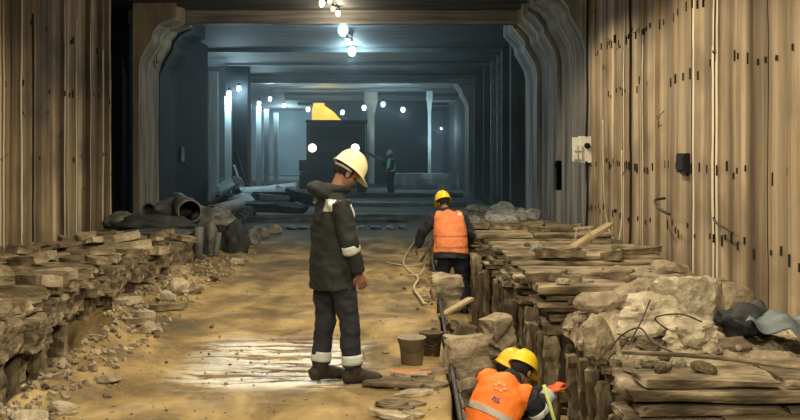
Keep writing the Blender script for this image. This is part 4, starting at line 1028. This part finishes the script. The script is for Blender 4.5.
def person(label, root, yaw, J, C, vox=.010, pack=None):
    """J joints in the local frame (forward, left, up) from root; C clothing materials"""
    Fw = Vector((math.cos(yaw), math.sin(yaw), 0)); Lf = Vector((-math.sin(yaw), math.cos(yaw), 0)); Z = Vector((0, 0, 1))
    W = lambda p: Fw * p[0] + Lf * p[1] + Z * p[2]
    j = {k: W(v) for k, v in J.items() if isinstance(v, tuple)}
    pel, wai, che, nek = j['pelvis'], j['waist'], j['chest'], j['neck']
    sh = {s: j['sh' + s] for s in 'LR'}; side = (sh['L'] - sh['R']).normalized(); hs = (j['hipL'] - j['hipR']).normalized()
    head = j['head']; hf = W(J['look']).normalized(); hu = W(J['crown']).normalized(); HM = basis(hf, hu)
    K = J.get('bulk', 1.)
    # body: one continuous skin surface, mostly under the clothes
    bm = bmesh.new(); head_geo(bm, head, HM)
    ring_loft(bm, [che, nek - (nek - che) * .2, nek, head - HM @ Vector((.01, 0, .05)), head], [.08, .065, .056, .055, .05], side)
    ring_loft(bm, [pel - (wai - pel) * .3, pel, wai, che, che.lerp(nek, .7)], [(.12, .09), (.14, .10), (.125, .085), (.14, .09), (.09, .05)], side)
    for s in 'LR':
        ring_loft(bm, [sh[s].lerp(che, .5), sh[s], j['el' + s], j['wr' + s]], [.035, .045, .036, .026], Fw + Z * .1 if abs((j['el' + s] - sh[s]).normalized().dot(Fw)) < .9 else Z)
        ring_loft(bm, [pel.lerp(j['hip' + s], .5), j['hip' + s], j['kn' + s], j['an' + s]], [.08, .080, .055, .038], hs)
        d = j['wr' + s] - j['el' + s]
        if not C.get('glove'): hand_geo(bm, j['wr' + s] + d.normalized() * .01, d.normalized() + W(J.get('hd' + s, (0, 0, 0))), W(J.get('palm' + s, (0, 1 if s == 'R' else -1, 0))), 1., J.get('curl', .45), 1 if s == 'R' else -1)
    body = solid('person', bm, SKIN, None, vox * .62, 1); body.location = root; tag(body, label, 'person')
    # trousers
    bm = bmesh.new()
    ring_loft(bm, [pel - (wai - pel) * .55, pel, pel.lerp(wai, .6), wai], [(.13 * K, .11 * K), (.165 * K, .13 * K), (.16 * K, .12 * K), (.15 * K, .115 * K)], side)
    for s in 'LR':
        h, k_, a = j['hip' + s], j['kn' + s], j['an' + s]
        ring_loft(bm, [h + (h - k_).normalized() * .04, h, h.lerp(k_, .5), k_, k_.lerp(a, .45), a.lerp(k_, .10)], [.10 * K, .102 * K, .092 * K, .078 * K, .076 * K, .072 * K], hs)
    tr = solid('trousers', bm, C['trousers'], body, vox, 2, .014, 8, 3)
    # jacket
    bm = bmesh.new(); hem = J.get('hem', -.10); hp = pel + (pel - wai).normalized() * -hem if hem < 0 else pel
    up = (wai - pel).normalized(); hp = pel - up * (-hem if hem < 0 else 0)
    ring_loft(bm, [hp, pel, wai, che.lerp(wai, .4), che, che.lerp(nek, .55), nek + (nek - che) * .12],
              [(.205 * K, .17 * K), (.20 * K, .165 * K), (.185 * K, .15 * K), (.19 * K, .15 * K), (.195 * K, .14 * K), (.15 * K, .105 * K), (.075, .075)], side, 24)
    for s in 'LR':
        e, w_ = j['el' + s], j['wr' + s]; q = sh[s].lerp(che, .45)
        ring_loft(bm, [q, sh[s].lerp(q, .25), sh[s], sh[s].lerp(e, .5), e, e.lerp(w_, .5), w_], [.075 * K, .088 * K, .083 * K, .076 * K, .067 * K, .062 * K, .053 * K], side if abs((e - sh[s]).normalized().dot(side)) < .85 else Fw)
    if J.get('hood'):
        c = W(J['hood']); ball(bm, c, (.11, .13, .065), 3, Fw.to_track_quat('X', 'Z').to_matrix().to_4x4() @ Matrix.Rotation(.5, 4, 'Y'))
        tr2 = [nek + side * .09 * math.cos(a) + (Fw * .09 * math.sin(a)) + Z * (.02 - .01 * math.sin(a)) for a in [2 * PI * k / 10 for k in range(11)]]
        tube(bm, tr2, .035, 8)
    else:
        ring_loft(bm, [nek - (nek - che) * .1, nek + (nek - che).normalized() * .05], [.085, .07], side)
    jk = solid('jacket', bm, C['jacket'], body, vox, 2, .013, 7.5, 9)
    out = {'body': body, 'jacket': jk, 'trousers': tr, 'j': j, 'side': side, 'Fw': Fw, 'Lf': Lf, 'HM': HM, 'head': head}
    if C.get('vest'):
        bm = bmesh.new(); E = .017
        ring_loft(bm, [pel.lerp(wai, J.get('vlow', .2)), wai, che.lerp(wai, .4), che, che.lerp(nek, .62), nek + (nek - che) * .02],
                  [(.20 * K + E, .165 * K + E), (.187 * K + E, .152 * K + E), (.19 * K + E, .152 * K + E), (.185 * K + E, .145 * K + E), (.145 * K, .115 * K + E), (.070, .080)], side, 24)
        for s in 'LR':
            q = sh[s].lerp(che, .45); ring_loft(bm, [q, sh[s].lerp(q, .25), sh[s].lerp(j['el' + s], .03)], [.09 * K, .100 * K, .092 * K], side if abs((j['el' + s] - sh[s]).normalized().dot(side)) < .85 else Fw)
        out['vest'] = solid('safety_vest', bm, C['vest'], body, vox, 2, .008, 8, 5)
    for s in 'LR':
        a = j['an' + s]; d = W(J.get('toe' + s, (1, 0, 0)))
        bm = bmesh.new(); boot_geo(bm, a, d); solid('boot', bm, BOOT, body, vox * .8, 1)
        if C.get('glove'):
            bm = bmesh.new(); d = j['wr' + s] - j['el' + s]
            hand_geo(bm, j['wr' + s], d.normalized() + W(J.get('hd' + s, (0, 0, 0))), W(J.get('palm' + s, (0, 0, -1))), 1.12, J.get('curl', .5), 1 if s == 'R' else -1)
            solid('glove', bm, C['glove'], body, .006, 1)
    # hair: cap on the back of the skull
    bm = bmesh.new(); ball(bm, head + HM @ Vector((-.022, 0, .030)), (.095, .083, .092), 3, HM.to_4x4())
    for v in [v for v in bm.verts if (HM.transposed() @ (v.co - head)).x > .045 or (HM.transposed() @ (v.co - head)).z < -.045]: bm.verts.remove(v)
    fin('hair', bm, HAIR, body)
    for q in (-1, 1):
        bm = bmesh.new(); ball(bm, head + HM @ Vector((.078, q * .030, .001)), (.011, .013, .009), 2, HM.to_4x4()); fin('eye', bm, HAIR, body)
    out['helmet'] = helmet(body, head + HM @ Vector((.000, 0, .055)), HM, C['helmet'], J.get('hs', 1.05))
    return out

# --- standing worker in the centre
R1 = Vector(((335.5 - VX) / F * 7.8, 7.82, 0))
R1.z = ground(R1.x, R1.y)
J1 = dict(pelvis=(-.03, 0, .93), waist=(-.035, 0, 1.07), chest=(-.03, 0, 1.30), neck=(.0, 0, 1.50), head=(.085, 0, 1.635),
          look=(.80, 0, -.60), crown=(.50, 0, .86), shL=(-.01, .185, 1.42), shR=(-.03, -.185, 1.42), elL=(-.05, .25, 1.13), wrL=(.08, .20, .90),
          elR=(.02, -.24, 1.13), wrR=(.115, -.20, .885), hdR=(.1, 0, -.2), hdL=(.1, 0, -.2), hipL=(-.05, .095, .90), hipR=(.01, -.095, .90), knL=(-.05, .10, .50), knR=(.075, -.10, .49),
          anL=(-.095, .105, .105), anR=(.105, -.105, .105), toeL=(1, .1, 0), toeR=(1, -.15, 0), hem=-.18, hood=(-.13, 0, 1.50), bulk=1.06, curl=.4, hs=1.08)
p1 = person('worker in cream helmet and dark hooded work suit standing head bowed mid-floor', R1, math.radians(22), J1,
            dict(jacket=JACKET, trousers=NAVY, helmet=CREAM), vox=.010)
b1, jk1, j1 = p1['body'], p1['jacket'], p1['j']; Fw1, Lf1 = p1['Fw'], p1['Lf']
for s in 'LR':
    a, k_ = j1['an' + s], j1['kn' + s]; band(p1['trousers'], a.lerp(k_, .15), a.lerp(k_, .34), .083, REFL, p1['side'])
e, w_ = j1['elR'], j1['wrR']; band(jk1, e.lerp(w_, .10), e.lerp(w_, .36), .074, REFL, Fw1)
e, w_ = j1['elL'], j1['wrL']; band(jk1, e.lerp(w_, .10), e.lerp(w_, .36), .074, REFL, Fw1)
n = Vector((-.35, -1, .35)); patch(jk1, j1['shR'] + Vector((-.085, 0, -.02)), n, Vector((.15, 0, 1)), .10, .10, REFL, 'shoulder_patch')
patch(jk1, j1['shR'] + Vector((.10, 0, -.06)), Vector((.5, -1, .1)), Vector((-.35, 0, 1)), .045, .10, REFL, 'chest_patch')
bm = bmesh.new(); hm = p1['HM']; tube(bm, [p1['head'] + hm @ Vector((-.11 * math.cos(a), .098 * math.sin(a), .02)) for a in [PI * (k / 10 - .5) for k in range(11)]], .010, 6); fin('helmet_strap', bm, REFL_D, p1['helmet'])

# --- orange-vested worker stooping in the trench, seen from behind
Y2 = 15.0; R2 = Vector(((452 - VX) / F * Y2, Y2, -.62))
J2 = dict(pelvis=(-.05, .03, .90), waist=(-.02, .02, 1.05), chest=(.13, .02, 1.31), neck=(.24, .05, 1.50), head=(.32, .08, 1.62),
          look=(.85, .25, -.45), crown=(.45, .1, .88), shL=(.20, .21, 1.42), shR=(.18, -.17, 1.42), elL=(.30, .40, 1.20), wrL=(.42, .46, .96),
          elR=(.16, -.31, 1.17), wrR=(.30, -.36, .95), hipL=(-.04, .10, .88), hipR=(-.04, -.12, .88), knL=(.10, .14, .48), knR=(.06, -.16, .48),
          anL=(-.02, .16, .10), anR=(-.06, -.18, .10), hem=-.10, bulk=1.26, vlow=-.1, hs=1.12)
p2 = person('worker in yellow helmet and orange vest seen from behind, stooping in the trench', R2, math.radians(96), J2,
            dict(jacket=NAVY, trousers=NAVY, helmet=HYELL, vest=ORANGE_D), vox=.013)
v2 = p2['vest']; j2 = p2['j']
for t_, wd in ((.25, .03), (-.35, .03)):
    c = j2['waist'].lerp(j2['chest'], t_ + .1)
    patch(v2, c, Vector((0, -1, .15)), Vector((0, .2, 1)), .46, .028, REFL_O, 'vest_band', N_=14)  # darker strips put the vest's fold shade into colour
patch(v2, j2['shR'] + Vector((-.03, 0, -.02)), Vector((0, -1, .6)), Vector((.2, .5, 1)), .05, .05, REFL, 'shoulder_patch', N_=5)
rod('shovel_handle', [P(434, 238, 15.2), P(421, 262, 15.3), P(414, 236, 15.6)][:2], .016, PIPE, 'thin dark handle held down by the orange-vested worker', 'tool')

# --- stooping worker at the bottom, orange vest towards the viewer
R3 = Vector((.875, 7.75, -.80))
J3 = dict(pelvis=(-.20, 0, .44), waist=(-.10, 0, .56), chest=(.07, .01, .71), neck=(.19, .0, .815), head=(.31, -.03, .845),
          look=(.78, -.10, -.62), crown=(.60, .02, .80), shL=(.13, .19, .80), shR=(.15, -.19, .70), elL=(.36, .26, .62), wrL=(.50, .12, .52),
          elR=(.26, -.27, .50), wrR=(.48, -.2, .45), hipL=(-.18, .11, .42), hipR=(-.18, -.11, .42), knL=(.22, .17, .50), knR=(.22, -.19, .48),
          anL=(-.04, .15, .11), anR=(-.04, -.17, .11), hem=-.06, bulk=1.05, vlow=0., hs=1.0)
p3 = person('crouching worker in bright orange vest and yellow helmet, back turned, at the bottom edge', R3, math.radians(52), J3,
            dict(jacket=NAVY, trousers=NAVY, helmet=HYELL, vest=ORANGE, glove=NAVY), vox=.009)
v3, j3 = p3['vest'], p3['j']
cB = j3['chest'].lerp(j3['waist'], .25)
nB = Vector((-.35, -1, .55))
patch(v3, j3['waist'].lerp(j3['chest'], .12), nB, Vector((.45, .2, 1)), .40, .055, REFL_D, 'vest_band', N_=16)
uB = Vector((.35, 0, 1)); sB = uB.cross(nB).normalized()
for i, (a, b, w, h) in enumerate(((.012, -.03, .010, .035), (.027, -.02, .020, .009), (.034, -.038, .009, .034), (.052, -.030, .009, .040), (.060, -.045, .022, .009))):
    patch(v3, cB + sB * a + uB * b, nB, uB, w, h, BLUE, 'printed_mark', N_=3, off=.008)
for a in [q * PI / 3 for q in range(6)]:
    patch(v3, cB + sB * (.01 + .04 * math.cos(a)) + uB * (.075 + .03 * math.sin(a)), nB, uB, .03, .022, GHOST, 'printed_emblem', N_=3, off=.008)
e, w_ = j3['shR'], j3['elR']; band(p3['jacket'], e.lerp(w_, .50), e.lerp(w_, .68), .086, REFL, p3['side'])

# --- squatting worker behind him, red glove
R4 = Vector((.985, 8.28, -.83))
J4 = dict(pelvis=(-.04, 0, .27), waist=(-.02, 0, .38), chest=(.0, 0, .54), neck=(.02, 0, .70), head=(.04, 0, .815),
          look=(.88, 0, -.42), crown=(.40, 0, .9), shL=(.02, .18, .64), shR=(.04, -.18, .62), elL=(.22, .24, .52), wrL=(.36, .12, .62),
          elR=(.20, -.23, .56), wrR=(.36, -.15, .67), hdR=(.4, .1, .5), hdL=(.4, 0, .2), hipL=(-.04, .11, .26), hipR=(-.04, -.11, .26), knL=(.34, .13, .50), knR=(.36, -.12, .52),
          anL=(.16, .14, .11), anR=(.20, -.13, .11), hem=-.02, bulk=.92, hs=1.05, palmR=(0, 0, -1), curl=.85)
p4 = person('squatting worker in amber helmet and dark clothes with red gloves, behind the orange-vested one', R4, math.radians(4), J4,
            dict(jacket=NAVY, trousers=NAVY, helmet=HORAN, glove=REDG), vox=.010)
j4 = p4['j']; e, w_ = j4['elR'], j4['wrR']; band(p4['jacket'], e.lerp(w_, .62), e.lerp(w_, .95), .062, PALE, p4['side'], 'cuff')
band(p4['trousers'], j4['anR'].lerp(j4['knR'], .55), j4['anR'].lerp(j4['knR'], .72), .088, LIME, p4['side'])

# --- far worker in green vest
Y5 = 40.2; R5 = Vector(((391 - VX) / F * Y5, Y5, .0))
J5 = dict(pelvis=(0, 0, .93), waist=(0, 0, 1.07), chest=(.0, 0, 1.30), neck=(.02, 0, 1.50), head=(.04, 0, 1.62), look=(1, 0, -.1), crown=(.1, 0, 1),
          shL=(0, .18, 1.42), shR=(0, -.18, 1.42), elL=(.06, .24, 1.14), wrL=(.20, .2, 1.0), elR=(.12, -.24, 1.2), wrR=(.30, -.15, 1.30),
          hipL=(0, .1, .9), hipR=(0, -.1, .9), knL=(.02, .12, .5), knR=(.03, -.12, .5), anL=(-.02, .14, .1), anR=(.0, -.15, .1), hem=-.08, bulk=1.1)
p5 = person('distant worker in green vest and pale helmet standing right of the truck', R5, math.radians(200), J5,
            dict(jacket=NAVY, trousers=NAVY, helmet=HPALE, vest=GREEN), vox=.02)
rod('hose', [P(383, 160, 40.0), P(376, 157, 40.1), P(368, 153, 40.3)], .06, GALV, 'pale hose held out towards the truck by the green-vested worker', 'hose')

# ------------------------------------------------------------------ let loose stones settle on what lies under them
def settle():
    bpy.context.view_layer.update()
    V, Fc = [], []
    for o in COL.objects:
        if o.type == 'MESH' and (o.name.startswith(('floor', 'concrete_slab', 'trim_2', 'steel_beam', 'rubble'))) and not o.modifiers and o.get('category') != 'rock' and not o.name.startswith('rubble_'):
            b = len(V); mw = o.matrix_world; V += [mw @ v.co for v in o.data.vertices]; Fc += [tuple(i + b for i in p.vertices) for p in o.data.polygons]
    bvh = BVHTree.FromPolygons(V, Fc)
    for o in COL.objects:
        if o.type != 'MESH' or o.get('category') not in ('stone', 'rock', 'concrete chunk', 'boulder') or o.name.startswith('rubble_lump') : continue
        if o.get('group') in ('lumps of the debris pile',): continue
        mw = o.matrix_world; zs = [(mw @ v.co).z for v in o.data.vertices]; lo = min(zs); ht = max(zs) - lo; c = o.location
        zz = []
        for dx, dy in ((0, 0), (.3, 0), (-.3, 0), (0, .3), (0, -.3)):
            h = bvh.ray_cast(Vector((c.x + dx * ht, c.y + dy * ht, lo + .45 + ht * .3)), Vector((0, 0, -1)))
            if h[0] is not None: zz.append(h[0].z)
        if not zz: continue
        zz.sort(); t_ = zz[len(zz) // 2] - ht * .10
        o.location.z += t_ - lo
settle()

# ------------------------------------------------------------------ world, camera, render look
w = bpy.data.worlds.new('World'); scene.world = w; w.use_nodes = True
w.node_tree.nodes['Background'].inputs[0].default_value = (.35, .42, .5, 1); w.node_tree.nodes['Background'].inputs[1].default_value = .05
cam = bpy.data.cameras.new('Camera'); cam.sensor_width = 36; cam.lens = F / 800 * 36; cam.shift_x = 15 / 800; cam.shift_y = -60 / 800; cam.clip_start = .1; cam.clip_end = 200
co = bpy.data.objects.new('Camera', cam); COL.objects.link(co); co.location = (0, 0, EYE); co.rotation_euler = (PI / 2, 0, 0); scene.camera = co
scene.view_settings.view_transform = 'Standard'; scene.view_settings.look = 'None'; scene.view_settings.gamma = 1; scene.view_settings.exposure = 0.0
scene.cycles.use_denoising = True
scene.cycles.max_bounces = 6; scene.cycles.volume_bounces = 0; scene.cycles.sample_clamp_indirect = 4
